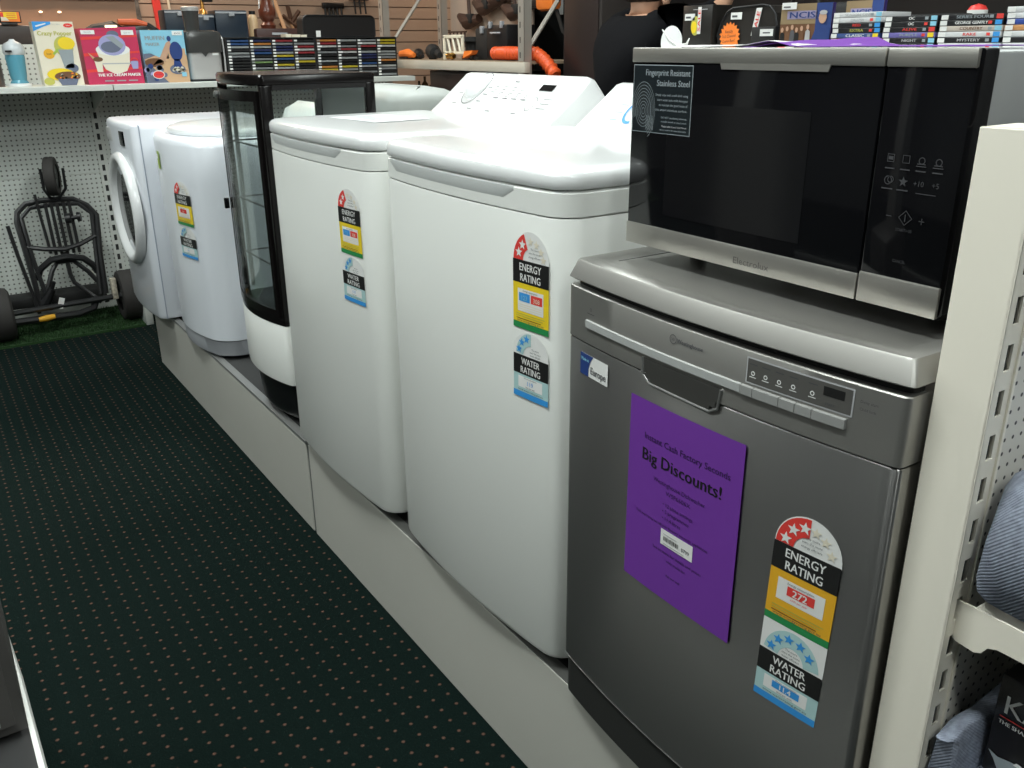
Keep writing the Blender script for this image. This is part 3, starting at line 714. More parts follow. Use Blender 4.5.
# purple notice
d = Decal(base=.0008); W, HH = .224, .305
d.rect(0, 0, W, HH, P['purple'], 1.5, 10)
cu = W/2
d.text('Instant Cash Factory Seconds', cu+.008, .246, .0105, P['dpurple'], 3, w=.168, bold=.0002)
d.text('Big Discounts!', cu, .212, .020, P['black'], 3, w=.158, bold=.0006)
d.text('Westinghouse Dishwasher', cu, .187, .0075, P['dpurple'], 3, w=.105); d.text('WSF6606X', cu, .174, .007, P['dpurple'], 3, w=.05)
for i, q in enumerate(('• 12 place settings', '• 5 programmes', '• 11.4 litres')): d.text(q, cu-.03, .155-.011*i, .0062, P['dpurple'], 3, align='L')
d.text('Full warranty on all our factory seconds appliances', cu-.012, .121, .005, P['dpurple'], 3, w=.15)
d.text('See in store for details and prices', cu+.004, .078, .0052, P['dpurple'], 3, w=.10); d.text('while stocks last', cu+.004, .066, .005, P['dpurple'], 3, w=.04); d.text('Ask our staff', cu, .042, .0045, P['dpurple'], 3, w=.03)
pnx = lambda u, v, h: (qf(.921-u)-h-.0008-.004*max(0, (u/W-.75))*max(0, 1-v/.15), .921-u-.00*v, .698+v)
nt_ = d.build('purple_notice', pnx, t, label='purple paper notice with black lettering')
d = Decal(); d.rect(0, 0, .066, .026, P['white'], 1); d.rect(.006, .008, .036, .015, P['white'], 2)
x = .007
for i in range(14):
    w_ = random.choice((.0008, .0012, .0018)); d.rect(x, .0085, x+w_, .0155, P['black'], 3, 1); x += w_+.0011
d.rect(.006, .0185, .034, .0197, P['grey'], 3); d.text('$799', .052, .008, .006, P['dgrey'], 3); d.rect(.006, .003, .05, .004, P['grey'], 3)
d.build('price_label', lambda u, v, h: pnx(u+.082, v+.092, h+.0012), nt_, label='white barcode price label')

# ------------------------------------------------------------------ microwave
t = thing('microwave', 'large black and stainless microwave oven on top of the dishwasher', 'microwave', (.92, .80, 1.1675))
mx, my0, my1, mz0, mz1 = .918, .5327, 1.059, 1.1945, 1.4772
MB().box(mx+.036, mx+.40, my0+.003, my1-.003, mz0+.008, mz1-.0025, mat('microwave_case', (.50, .51, .51), .42, .5), .004).build('case', parent=t)
for (yy, xx) in ((my0+.05, mx+.10), (my1-.06, mx+.10), (my0+.05, mx+.36), (my1-.05, mx+.36)): MB().lathe([(.014, 0), (.012, .036)], (xx, yy, 1.1672), 'Z', black_pl, 12).build('foot', parent=t)
MB().box(mx+.012, mx+.038, my0, my1, mz0+.001, mz1, black_pl, .003).build('front_frame', parent=t)
yg = .637
dr = MB().box(mx, mx+.013, yg+.0012, my1, mz0, mz1, black_gl, .0025).build('door', parent=t)
ms = mat('microwave_steel', (.56, .54, .50), .36, .9, bump=.05, bscale=260, stretch=(1, .04, 1))
MB().box(mx-.002, mx+.004, yg+.0012, my1, mz1-.019, mz1+.0008, ms, .0015).build('top_strip', parent=dr)
MB().prism([(.884, mz1-.018), (.881, mz1-.026), (.712, mz1-.026), (.709, mz1-.018)], mx-.0018, mx+.001, 'YZ', ms).build('handle_grip', parent=dr, smooth=False)
MB().box(mx-.002, mx+.004, yg+.0012, my1, mz0-.001, mz0+.031, ms, .0015).build('bottom_strip', parent=dr)
MB().box(mx+.0003-.0010, mx+.001, .73, .98, 1.245, 1.405, mat('door_window', (.006, .006, .007), .09, spec=.4)).build('window', parent=dr, smooth=False)
cpn = MB().box(mx, mx+.013, my0, yg-.0012, mz0, mz1, black_gl, .0025).build('control_panel', parent=t)
MB().box(mx-.002, mx+.004, my0, yg-.0012, mz1-.019, mz1+.0008, ms, .0015).build('top_strip', parent=cpn)
MB().box(mx-.002, mx+.004, my0, yg-.0012, mz0-.001, mz0+.035, ms, .0015).build('bottom_strip', parent=cpn)
pf = P['faint']
d = Decal()
for i, y in enumerate((.615, .596, .577, .557)):
    u = my1-y; z = 1.3625
    if i < 2: d.ring(u, z, .0052, .0062, pf, 1, n=4, a0=PI/4, a1=PI/4+2*PI)
    else: d.ring(u, z, .003, .004, pf, 1, n=12); d.line((u-.006, z-.006), (u+.006, z-.006), .001, pf); d.line((u-.005, z-.0035), (u+.005, z-.0035), .001, pf)
    if i == 0: d.rect(u-.003, z-.002, u+.003, z+.002, pf, 1)
    d.rect(u-.006, z-.012, u+.006, z-.0105, pf, 1)
    z = 1.338
    if i == 0: d.ring(u, z, .004, .005, pf, 1, n=12); d.ring(u+.003, z+.001, .003, .004, pf, 1, n=12)
    if i == 1: d.star(u, z, .006, pf, 1)
    if i == 2: d.text('+10', u, z-.003, .006, pf, 1)
    if i == 3: d.text('+5', u, z-.003, .006, pf, 1)
    if i < 2: d.rect(u-.007, z-.010, u+.007, z-.0085, pf, 1)
d.rect(my1-.579, 1.327, my1-.555, 1.328, pf, 1)
u = my1-.587; z = 1.299
d.ring(u, z, .0075, .0087, pf, 1, n=4, a0=0, a1=2*PI); d.line((u, z-.004), (u, z+.004), .0012, pf); d.line((u-.024, z), (u-.017, z), .001, pf); d.line((u+.017, z-.001), (u+.024, z-.001), .001, pf); d.line((u+.0205, z-.0045), (u+.0205, z+.0025), .001, pf)
d.text('START/+30', u, z-.0155, .0035, pf, 1, w=.020); d.text('CANCEL', u, 1.248, .0035, pf, 1, w=.016)
d.build('touch_icons', mapX(mx, my1, 0), cpn)
d = Decal(); d.text('Electrolux', 0, 0, .0095, mat('logo_etch', (.22, .21, .2), .4, .6), 1, w=.062, align='L'); d.build('logo', mapX(mx-.002, .833, 1.2015), dr)
d = Decal(); SW, SH = .122, .094
d.rect(0, 0, SW, SH, P['silver'], 1); d.rect(.0012, .0012, SW-.0012, SH-.0012, mat('sticker_black', (.008, .013, .016), .3), 2)
for k in range(9): d.ring(.024, .030, .004+.0045*k, .0047+.0045*k, P['silver'], 3, n=24, a0=(-.35 if k > 4 else 0)*PI+PI*.0, a1=(1.1 if k > 4 else 2)*PI, asp=.72 if k < 5 else .62)
for k in range(6): d.line((.031+.003*k, .004), (.0315+.0028*k, .024), .0007, P['silver'], 3)
d.text('Fingerprint Resistant', SW-.005, SH-.0145, .0088, P['silver'], 3, w=.090, align='R', bold=.0002); d.text('Stainless Steel', SW-.005, SH-.0285, .0088, P['silver'], 3, w=.066, align='R', bold=.0002)
for k, q in enumerate(('Simply wipe with a soft cloth using', 'warm water and a mild detergent', 'to maintain the good looks of', 'this smart stainless surface.')): d.text(q, SW-.007, SH-.042-.0068*k, .0036, P['silver'], 3, w=.066-.004*(k % 3), align='R')
for k, q in enumerate(('DO NOT use cleaning abrasives,', 'metallic brush or steel wool.', 'Please refer to your User Manual', 'see our website for more information')): d.text(q, SW-.007, SH-(.0725, .078, .0845, .0895)[k], .0028, P['grey'] if k == 2 else P['silver'], 3, w=(.052, .052, .050, .054)[k], align='R')
d.build('care_sticker', mapX(mx-.0002, my1-.004, mz1-.022-SH), dr, label='black care sticker with fingerprint drawing')

# papers on the microwave
paper('purple_sheet', 'purple paper sheet lying on top of the microwave', .955, 1.16, .60, .885, 1.4778, P['purple'], 0, .001, pk=lambda a, b: .013*max(0, 1-abs(b-.80)*9)*(a*.5+.5))
paper('white_sheet', 'crumpled white paper sheet on the far end of the microwave top', .965, 1.17, .80, 1.03, 1.4784, P['white'], 0, .002, pk=lambda a, b: .006*max(0, 1-abs(b-.2)*5))
o = MB().tube([(1.0, 1.055, 1.4795), (.99, 1.062, 1.487), (.985, 1.066, 1.496), (.984, 1.072, 1.503)], [.003, .0025, .002, .0006], P['white'], 6).tube([(1.0, 1.055, 1.4795), (.995, 1.03, 1.482), (.99, 1.02, 1.49)], [.003, .002, .0008], P['white'], 6).build('plastic_tie')
props(recentre(o, (1.0, 1.05, 1.4785)), 'torn white plastic strip curling up at the far corner of the microwave top', 'plastic strip')

# ------------------------------------------------------------------ near shelving bay on the right
t = thing('shelving_bay', 'cream slotted steel shelving bay beside the dishwasher', 'shelving', (.9, .43, 0))
PX, PY0, PY1, PZ = .868, .430, .4916, 1.4068
gx0, gx1 = .880, .894
mb = MB().box(PX, PX+.0025, PY0, PY1, 0, PZ, cream, .0008)          # outer face
mb.box(PX, gx0, PY0, PY0+.0025, 0, PZ, cream)
mb.box(PX+.0025, .93, PY1-.003, PY1-.0005, 0, PZ, cream)
mb.box(gx1, .904, PY0+.0015, PY0+.004, 0, PZ, cream)
z = .02
while z < PZ-.02:
    mb.box(gx0, gx1, PY0, PY0+.0025, z+.029, z+.050, cream)          # rung between two slots
    z += .050
mb.box(gx1+.001, gx1+.003, PY0+.002, PY1-.003, 0, PZ, cream)
mb.build('slotted_post', parent=t, smooth=False)
MB().box(.880, gx1+.001, PY0+.006, PY0+.008, 0, PZ-.004, dark_gap).build('slot_shade_sheet', parent=t, smooth=False)  # dark sheet behind the slots, their inner shade put in as colour
MB().box(PX+.004, 1.9, PY0+.02, PY0+.03, 0, PZ-.004, dark_gap).build('inner_backing', parent=t, smooth=False)
MB().box(PX+.006, .93, PY0+.004, PY1-.004, PZ-.004, PZ+.0006, cream).build('post_cap', parent=t, smooth=False)
peg_near = dots_mat('pegboard_cream', (.70, .67, .60), (.05, .045, .04), (0, 2), .0165, .12, .5, soft=.05)
MB().box(.905, 1.9, PY0+.006, PY0+.008, .64, PZ-.002, peg_near).box(.905, 1.9, PY0+.006, PY0+.008, .0, .62, peg_near).build('pegboard_panel', parent=t, smooth=False)
MB().box(.904, .908, PY0-.001, PY0+.007, .0, PZ-.002, cream).build('panel_edge', parent=t, smooth=False)
# bracket + shelf
def bracket(z, yb):
    prof = [(PY0+.003, z), (PY0+.003, z-.046), (PY0-.004, z-.052), (PY0-.026, z-.054), (PY0-.034, z-.050), (PY0-.040, z-.040), (PY0-.050, z-.036), (yb, z-.030), (yb, z)]
    b = MB().prism(prof, .886, .889, 'YZ', cream)
    b.box(.8855, .8895, PY0-.001, PY0+.006, z-.030, z-.016, cream)
    return b.build('bracket', parent=t, smooth=False)
bracket(.895, .02); bracket(.620, .02)
for z in (.893, .618):
    MB().box(.890, 1.85, .03, PY0-.016, z-.028, z, cream, .001).build('shelf', parent=t, smooth=False)
# towels
towel = mat('towel_blue_grey', (.28, .31, .39), .95, bump=.6, bscale=400, var=.22, vscale=120)
_n, _l, _b = nt(towel); _tc = _n.new('ShaderNodeTexCoord'); _w = _n.new('ShaderNodeTexWave'); _w.inputs['Scale'].default_value = 130; _w.bands_direction = 'DIAGONAL'; _w.inputs['Distortion'].default_value = 1.2; _w.inputs['Detail Scale'].default_value = 8
_l.new(_tc.outputs['Object'], _w.inputs['Vector']); _bp = _n.new('ShaderNodeBump'); _bp.inputs['Distance'].default_value = .004; _bp.inputs['Strength'].default_value = .35; _l.new(_w.outputs['Fac'], _bp.inputs['Height']); _l.new(_bp.outputs[0], _b.inputs['Normal'])
def towel_stack(name, label, x0, x1, y0, y1, z0, z1, folds):
    t2 = thing(name, label, 'towel', (x0, (y0+y1)/2, z0), 'blue-grey towels on the cream shelves')
    h = (z1-z0)/folds
    for k in range(folds):
        mb = MB(); rings = []; n = 12
        zc = z0 + h*(k+.5)
        for i in range(n+1):
            x = x0 + (x1-x0)*i/n; w_ = 1.0 if 0 < i < n else .93
            hh = h*.52*(1 if i else .86)
            yc = (y0+y1)/2; hy = (y1-y0)/2
            ring = []
            for j in range(24):
                a = 2*PI*j/24; ca, sa = math.cos(a), math.sin(a)
                yy = yc + hy*w_*math.copysign(abs(ca)**.35, ca); zz = zc + hh*math.copysign(abs(sa)**.5, sa)
                ring.append((x + .012*math.sin(3*a+k), yy + .002*math.sin(i*2.1+k), zz + .0015*math.sin(i+j)))
            rings.append(ring)
        mb.loft(rings, towel).build('fold', parent=t2, angle=80)
towel_stack('towel', 'folded blue-grey ribbed towel on the cream shelf, upper one', .884, 1.28, .10, .426, .893, 1.070, 1)
towel_stack('towel', 'folded blue-grey towel on the lower cream shelf behind the black box', .884, 1.30, .400, .4265, .62, .722, 1)
towel_stack('towel', 'blue-grey towel lying flat on the lower cream shelf under the black box', .905, 1.28, .08, .40, .618, .652, 1)
# black carton
t = thing('carton', 'black carton with white K A lettering on the lower cream shelf', 'box', (1.03, .30, .652))
bx0, by1, bz0, bz1 = .942, .393, .653, .795
MB().box(bx0, 1.12, .14, by1, bz0, bz1, mat('carton_black', (.012, .011, .012), .25), .003).build('box_body', parent=t)
d = Decal()
d.text('KA', .008, .093-.0, .026, P['white'], 2, align='L', bold=.0002)
d.rect(.004, .086, .12, .0875, P['red'], 2); d.text('THE SHARPEST', .004, .077, .0055, P['white'], 2, align='L', bold=.0002)
d.poly([(.0, .034), (.012, .030), (.030, .034), (.055, .012), (.050, -.0), (.020, .004), (.008, .024)], P['silver'], 2); d.poly([(.03, .032), (.12, .02), (.12, .026), (.034, .037)], P['white'], 3)
d.build('carton_print', mapX(bx0, by1-.004, bz0), t)

# ------------------------------------------------------------------ left bay: white deck with steel appliance
t = thing('left_deck', 'white rounded base deck at bottom left of the aisle', 'shelving', (-.4, 1.0, 0))
t.name = 'base_deck'; ORG['base_deck'] = Vector((-.4, 1.0, 0))
def dk(z, ins): return [(-.010-ins, .4), (-.013-ins, 1.45), (-.019-ins, 1.75), (-.030-ins, 1.97), (-.10, 1.98), (-.8, 1.98), (-.8, .4)]
MB().loft([[(x, y, z) for x, y in dk(z, i)] for z, i in ((.0, .02), (.27, .02), (.285, .0), (.312, 0), (.322, .004), (.322, .05))], white_en).build('deck_tray', parent=t, angle=40)
MB().loft([[(x, y, z) for x, y in [(-.024, .42), (-.026, 1.45), (-.030, 1.75), (-.036, 1.95), (-.78, 1.95), (-.78, .42)]] for z in (.3215, .3225)], dark_gap).build('deck_lining', parent=t, smooth=False)
t = thing('steel_oven', 'dark stainless appliance edge standing on the white deck at bottom left', 'oven', (-.3, 1.75, .322))
MB().box(-.50, -.027, 1.55, 1.96, .338, .80, mat('oven_side_dark', (.10, .095, .09), .45, .3), .004).build('case', parent=t)
MB().box(-.497, -.045, 1.544, 1.552, .36, .78, mat('oven_side_dark', (.10, .095, .09), .45, .3)).build('side_panel', parent=t)
MB().box(-.46, -.06, 1.57, 1.92, .322, .340, black_pl).build('plinth', parent=t)
MB().tube([(-.07, 1.538, .37), (-.07, 1.538, .40)], .003, steel_l, 8).build('catch', parent=t)

# ------------------------------------------------------------------ far shelving bay with pegboard
GY = 5.70
peg = dots_mat('pegboard_grey', (.60, .63, .59), (.10, .10, .09), (0, 2), .0262, .12, .5, soft=.12)
t = thing('pegboard_bay', 'grey pegboard shelving bay at the end of the aisle', 'shelving', (.9, GY, 0))
cream_g = mat('bay_grey_white', (.62, .64, .60), .45)
MB().box(-1.2, .915, GY-.004, GY, .10, .80, peg).box(-1.2, .915, GY-.004, GY, .806, 1.20, peg).box(-1.2, .915, GY-.004, GY, 1.206, 1.50, peg).box(0.965, 2.78, GY-.004, GY, .10, 1.50, peg).build('pegboard_panel', parent=t, smooth=False)
MB().box(-1.2, 2.78, GY, GY+.05, 0, 1.495, cream_g).build('back_frame', parent=t, smooth=False)
mb = MB().box(.915, .965, GY-.012, GY, 0, 1.50, cream_g)
sl_m = mat('slot_dark', (.02, .02, .02), .8)
z = .06
while z < 1.26: mb.box(.930, .946, GY-.0128, GY-.011, z, z+.034, sl_m); z += .058
mb.build('slotted_post', parent=t, smooth=False)
MB().box(-1.2, .975, 5.25, GY-.004, 1.270, 1.298, cream_g, .002).box(.980, 2.76, 5.25, GY-.004, 1.270, 1.298, cream_g, .002).build('shelf', parent=t, smooth=False)
MB().prism([(GY-.004, 1.268), (GY-.004, 1.16), (GY-.03, 1.15), (5.30, 1.245), (5.30, 1.268)], .936, .942, 'YZ', cream_g).build('bracket', parent=t, smooth=False)
MB().box(.945, .985, 5.20, 5.66, 0, .14, cream_g, .003).build('base_foot', parent=t)
MB().box(-1.2, 2.78, 5.76, 6.25, 1.47, 1.498, cream_g).build('rear_shelf', parent=t, smooth=False)
turf_m = mat('turf_green', (.012, .045, .008), .95, bump=1, bscale=300, var=.5, vscale=200)
o = MB().box(-1.2, .94, 5.19, GY-.01, 0, .012, turf_m).build('turf_base', smooth=False)
grass = MB(); gi = grass.mi(turf_m)
for _ in range(9000):
    x = random.uniform(-.4, .93); y = random.uniform(5.19, 5.68); a = random.uniform(0, PI); h = random.uniform(.008, .02); w_ = .0025
    q = [grass.bm.verts.new((x-w_*math.cos(a), y-w_*math.sin(a), .011)), grass.bm.verts.new((x+w_*math.cos(a), y+w_*math.sin(a), .011)), grass.bm.verts.new((x+random.uniform(-.006, .006), y+random.uniform(-.006, .006), .011+h))]
    grass.bm.faces.new(q)
g = grass.build('turf_blades', turf_m, smooth=False)
g.parent = o; g['kind'] = 'stuff'
recentre(o, (0, 5.45, 0)); g.data.transform(Matrix.Translation((0, -5.45, 0)))
props(o, 'green artificial turf mat under the folded black cart', 'turf mat'); o.name = 'turf_mat'

# folded cart
tb = mat('cart_black_tube', (.015, .015, .016), .35)
tyre = mat('cart_tyre', (.035, .032, .030), .8)
t = thing('folded_cart', 'folded black three-wheeled trolley leaning against the pegboard', 'trolley', (.56, 5.45, .012))
def wheel(cx, cy_, cz, r, w_, ax='X', nm='wheel', grooves=True):
    h = w_/2
    prof = [(r*.60, -h*.9), (r*.82, -h), (r*.96, -h*.85), (r, -h*.5), (r, -h*.2), (r*.985, 0), (r, h*.2), (r, h*.5), (r*.96, h*.85), (r*.82, h), (r*.60, h*.9)]
    wl = MB().lathe(prof, (cx, cy_, cz), ax, tyre, 32, caps=False).build(nm, parent=t)
    MB().lathe([(r*.62, -h*.7), (r*.62, -h*.5), (r*.2, -h*.4), (r*.15, -h*.8), (0, -h*.8)], (cx, cy_, cz), ax, black_pl, 24).lathe([(r*.62, h*.7), (r*.62, h*.5), (r*.2, h*.4), (r*.15, h*.8), (0, h*.8)], (cx, cy_, cz), ax, black_pl, 24).build('hub', parent=wl)
wheel(.225, 5.31, .155, .142, .155, 'X'); wheel(.905, 5.36, .155, .142, .115, 'X')
wheel(.640, 5.52, .825, .105, .060, (.96, -.28, 0))
y = 5.50
def cm(p): return (.625+(p[0]-.60)*.82, p[1]-.01, p[2])
def tb_(name, pts, r=.011):
    pts = [cm(p) for p in pts]
    return MB().tube(pts, r, tb, 8).build(name, parent=t)
# outer hoop frame
L = [(.385, 5.40, .16), (.37, 5.44, .40), (.355, 5.50, .60), (.37, 5.52, .65), (.43, 5.53, .69), (.52, 5.53, .70), (.62, 5.53, .70), (.72, 5.53, .695), (.80, 5.52, .655), (.845, 5.50, .60), (.815, 5.44, .40), (.80, 5.40, .17)]
tb_('frame_hoop', L, .015)
tb_('frame_hoop', [(.44, 5.40, .15), (.40, 5.45, .40), (.385, 5.50, .62), (.45, 5.52, .668), (.60, 5.52, .675), (.745, 5.52, .668), (.815, 5.50, .61), (.79, 5.45, .40), (.765, 5.40, .17)], .012)
tb_('cross_bar', [(.37, 5.47, .47), (.48, 5.45, .45), (.60, 5.44, .44), (.70, 5.45, .455), (.81, 5.47, .49)], .013)
tb_('curved_stay', [(.40, 5.45, .29), (.43, 5.44, .345), (.50, 5.43, .39), (.60, 5.43, .40), (.70, 5.43, .38), (.76, 5.44, .33), (.78, 5.45, .29)], .019)
tb_('curved_stay', [(.44, 5.40, .12), (.44, 5.42, .22), (.50, 5.44, .33), (.54, 5.45, .37), (.64, 5.45, .37), (.72, 5.44, .30), (.78, 5.42, .22), (.80, 5.40, .12)], .013)
for x in (.54, .575, .61, .65, .685): tb_('centre_tube', [(x, 5.49, .69), (x+.002, 5.47, .55), (x+.006, 5.46, .41)], .009)
tb_('handle_tube', [(.60, 5.46, .42), (.605, 5.44, .30), (.62, 5.43, .25), (.70, 5.41, .18), (.76, 5.38, .13)], .012)
tb_('side_rod', [(.29, 5.42, .60), (.31, 5.40, .45), (.345, 5.38, .25), (.365, 5.36, .12)], .010)
tb_('side_rod', [(.49, 5.50, .74), (.50, 5.48, .60), (.515, 5.46, .42)], .008)
tb_('axle', [(.16, 5.32, .15), (.55, 5.36, .15), (.95, 5.37, .155)], .016)
tb_('lower_tube', [(.20, 5.33, .10), (.60, 5.35, .09), (.70, 5.37, .105), (.74, 5.40, .16)], .020)
# fork of the front wheel
for s in (-1, 1):
    cx = .618 + s*.060
    tb_('fork_arm', [(.612, 5.52, .705), (.612+s*.030, 5.51, .715), (cx+s*.004, 5.50-s*.012, .76), (cx+s*.006, 5.49-s*.016, .87)], .008)
MB().box(.30, .80, 5.46, 5.60, .13, .19, black_mt, .01).build('folded_seat', parent=t)
MB().tube([(.46, 5.40, .15), (.49, 5.39, .19), (.52, 5.38, .24)], [.035, .028, .018], black_pl, 10).tube([(.52, 5.38, .24), (.535, 5.375, .28)], .010, black_pl, 8).build('bag_clamp', parent=t)
MB().obox((.545, 5.335, .165), (.028, .004, .06), (0, .35, 0), P['white'], 0).build('price_tag', parent=t, smooth=False, label='small white price tag')
MB().tube([(.42, 5.300, .100), (.455, 5.300, .102), (.50, 5.303, .106)], [.012, .017, .013], mat('grip_yellow', (.75, .38, .02), .5), 10).build('yellow_grip', parent=t, label='yellow rubber grip')
MB().lathe([(.028, -.01), (.028, .02), (.012, .022), (.012, .05), (.026, .052), (.026, .07)], (.67, 5.46, .60), (1, -.3, .1), tb, 12).build('knob', parent=t)
MB().box(.815, .845, 5.34, 5.38, .14, .26, mat('bracket_rust_white', (.45, .40, .32), .6, var=.5, vscale=60), .004).build('axle_plate', parent=t, label='worn white axle plate')

# ------------------------------------------------------------------ products on the far shelf
SZ = 1.298
def yaw_map(x0, y, z0, tilt=0.0, lean=0.0, sgn=1):
    return lambda u, v, h: (x0 + u - v*tilt, y - h + lean*v, z0 + v)
def product_box(name, label, x0, x1, z1, y, dep, m, tilt, deco, cat='box', lean=0.0):
    t2 = thing(name, label, cat, ((x0+x1)/2, y, SZ))
    mb = MB(); h = z1-SZ; f = lambda x, yy, z: (x-(z-SZ)*tilt, yy+lean*(z-SZ), z)
    mb.loft([[f(x0, y, SZ), f(x1, y, SZ), f(x1, y+dep, SZ), f(x0, y+dep, SZ)], [f(x0, y, z1), f(x1, y, z1), f(x1, y+dep, z1), f(x0, y+dep, z1)]], m)
    mb.build('carton_body', parent=t2, smooth=False)
    d = Decal(.0006); deco(d, x1-x0, h)
    d.build('carton_print', yaw_map(x0, y, SZ, tilt, lean), t2)
    return t2
def deco1(d, W, Hh):
    d.poly([(0, Hh), (0, Hh-.045), (.055, Hh-.022), (.085, Hh-.012), (.085, Hh)], P['blue'], 1); d.poly([(.014, Hh-.026), (.062, Hh-.012), (.062, Hh-.007), (.014, Hh-.018)], P['white'], 2)
    d.ell(W-.025, Hh-.018, .022, .010, P['red'], 1); d.text('new', W-.025, Hh-.021, .008, P['white'], 2); d.text('POPCORN', W*.55, Hh-.016, .007, P['grey'], 1)
    d.text('Crazy Popper', W/2, Hh-.065, .022, P['olive'], 2, w=.16, bold=.0008)
    d.ell(.125, .19, .045, .05, P['olive'], 1); d.ell(.14, .205, .04, .03, P['yellow'], 2); d.poly([(.09, .18), (.11, .18), (.075, .15), (.065, .155)], P['lime'], 2)
    d.ell(.05, .155, .026, .024, P['amber'], 1); d.text('hot', .05, .150, .012, P['brown'], 2)
    d.poly([(.095, .175), (.165, .175), (.155, .085), (.11, .085)], P['silver'], 3); d.ell(.145, .085, .03, .022, P['slate'], 3)
    d.ell(.085, .055, .065, .030, P['yellow'], 4); d.ell(.115, .045, .062, .024, P['brown'], 5)
    for k in range(26): d.ell(.075+random.random()*.085, .035+random.random()*.025, .006, .005, P[random.choice(['amber', 'orange', 'brown', 'cream'])], 6, n=7)
    d.poly([(.065, .035), (.165, .035), (.150, .002), (.080, .002)], P['slate'], 6); d.ell(.025, .022, .025, .018, P['olive'], 4)
product_box('popcorn_maker_box', 'tall cream box picturing a popcorn maker and bowl of popcorn', .668, .857, 1.606, 5.34, .11, P['cream'], .03, deco1)
def deco2(d, W, Hh):
    for k in range(7): d.poly([(0, .02+.04*k), (W, .035+.04*k), (W, .045+.04*k), (0, .035+.04*k)], P['red'] if k % 2 else P['pink'], 1)
    d.rect(.005, Hh-.028, .072, Hh-.008, P['white'], 5); d.text('MAKER', .038, Hh-.022, .008, P['grey'], 6); d.rect(W-.078, Hh-.032, W-.016, Hh-.008, P['white'], 5); d.text('$29.99', W-.048, Hh-.026, .009, P['grey'], 6)
    d.ell(.158, Hh-.030, .03, .02, P['slate'], 4)
    d.poly([(.065, .165), (.230, .165), (.220, .10), (.20, .065), (.16, .052), (.13, .055), (.095, .075), (.08, .11)], P['cream'], 3)
    d.rect(.075, .10, .225, .106, P['grey'], 4)
    d.ell(.147, .172, .085, .030, P['white'], 4); d.ell(.147, .195, .067, .052, P['lav'], 5); d.ell(.140, .185, .05, .028, P['slate'], 6); d.poly([(.12, .235), (.16, .24), (.205, .195), (.190, .175), (.15, .21)], P['silver'], 7)
    d.poly([(.045, .13), (.085, .13), (.08, .062), (.052, .062)], P['cream'], 5); d.ell(.065, .125, .024, .012, P['brown'], 6); d.poly([(.02, .16), (.055, .13), (.045, .12)], P['tan'], 5)
    d.ring(.245, .11, .016, .022, P['red'], 5, a0=0, a1=PI); d.poly([(.224, .115), (.264, .115), (.258, .075), (.230, .075)], P['lav'], 5)
    d.text('THE ICE CREAM MAKER', .158, .040, .015, P['white'], 6, w=.215, bold=.001)
    for k in range(3): d.rect(.08+.06*k, .014, .125+.06*k, .020, P['silver'], 5)
product_box('ice_cream_maker_box', 'red box reading THE ICE CREAM MAKER with a lidded white tub', .880, 1.160, 1.574, 5.345, .14, P['pink'], .028, deco2)
def deco3(d, W, Hh):
    d.rect(0, 0, W, .15, P['slate'], 1); d.poly([(0, .12), (W*.4, .15), (W, .16), (W, 0), (W*.5, 0)], P['tan'], 2)
    d.rect(0, Hh*.62, W, Hh, P['sky'], 2); d.poly([(.0, .17), (.10, .12), (.10, .165), (.14, .215), (.155, .225), (W, .14), (W, Hh*.63), (0, Hh*.63)], P['sky'], 3)
    d.text('MUFFIN', .07, Hh-.050, .022, P['silver'], 4, w=.10, bold=.001); d.text('MAKER', .055, Hh-.078, .016, P['silver'], 4, w=.07, bold=.001)
    d.poly([(.085, .135), (.125, .205), (.145, .215), (.150, .195), (.11, .11), (.04, .09)], P['skin'], 5); d.ell(.143, .225, .011, .014, P['navy'], 6)
    d.ell(.05, .105, .05, .022, P['brown'], 5)
    d.poly([(.13, .17), (.22, .175), (.222, .06), (.13, .06)], P['tan'], 4); d.ell(.172, .160, .034, .05, P['navy'], 6); d.poly([(.155, .12), (.185, .12), (.198, .075), (.148, .075)], P['navy'], 6); d.ell(.168, .068, .042, .026, P['slate'], 5)
    for k in range(14): d.ell(.138+random.random()*.06, .055+random.random()*.022, .008, .007, P['cream'], 7, n=8)
    for k in range(12): d.ell(random.random()*.10, .02+random.random()*.07, .014, .013, P[random.choice(['navy', 'slate', 'lav'])], 6, n=10)
    d.ell(.062, .042, .032, .022, P['white'], 8); d.ell(.062, .042, .028, .018, P['red'], 9); d.rect(.045, .040, .08, .044, P['pink'], 10)
    d.rect(W-.062, Hh-.026, W-.008, Hh-.004, P['white'], 5); d.text('$24.99', W-.035, Hh-.020, .008, P['dgrey'], 6); d.rect(W-.04, .03, W-.015, .052, P['sky'], 8)
product_box('muffin_maker_box', 'light blue box picturing a hand baking over blueberries', 1.176, 1.402, 1.566, 5.345, .10, P['sky'], .02, deco3)
# juicer
t = thing('juicer', 'grey and black juicer with a tall feed tube beside the blue box', 'juicer', (1.50, 5.45, SZ))
def rr_(x0, x1, y0, y1, z, r=.03, n=5):
    out = []
    for cx, cy_, a0 in ((x1-r, y1-r, 0), (x0+r, y1-r, PI/2), (x0+r, y0+r, PI), (x1-r, y0+r, 1.5*PI)):
        for i in range(n+1):
            a = a0+PI/2*i/n; out.append((cx+r*math.cos(a), cy_+r*math.sin(a), z))
    return out
jg = mat('juicer_silver', (.50, .49, .48), .4, .4)
MB().loft([rr_(1.410, 1.600, 5.36, 5.55, z) for z in (SZ+.004, SZ+.02, 1.45)], jg).build('body', parent=t, angle=40)
MB().loft([rr_(1.405, 1.605, 5.355, 5.555, z) for z in (SZ, SZ+.012)], black_pl).build('base', parent=t, angle=40)
smoke = mat('juicer_smoke', (.05, .05, .048), .15)
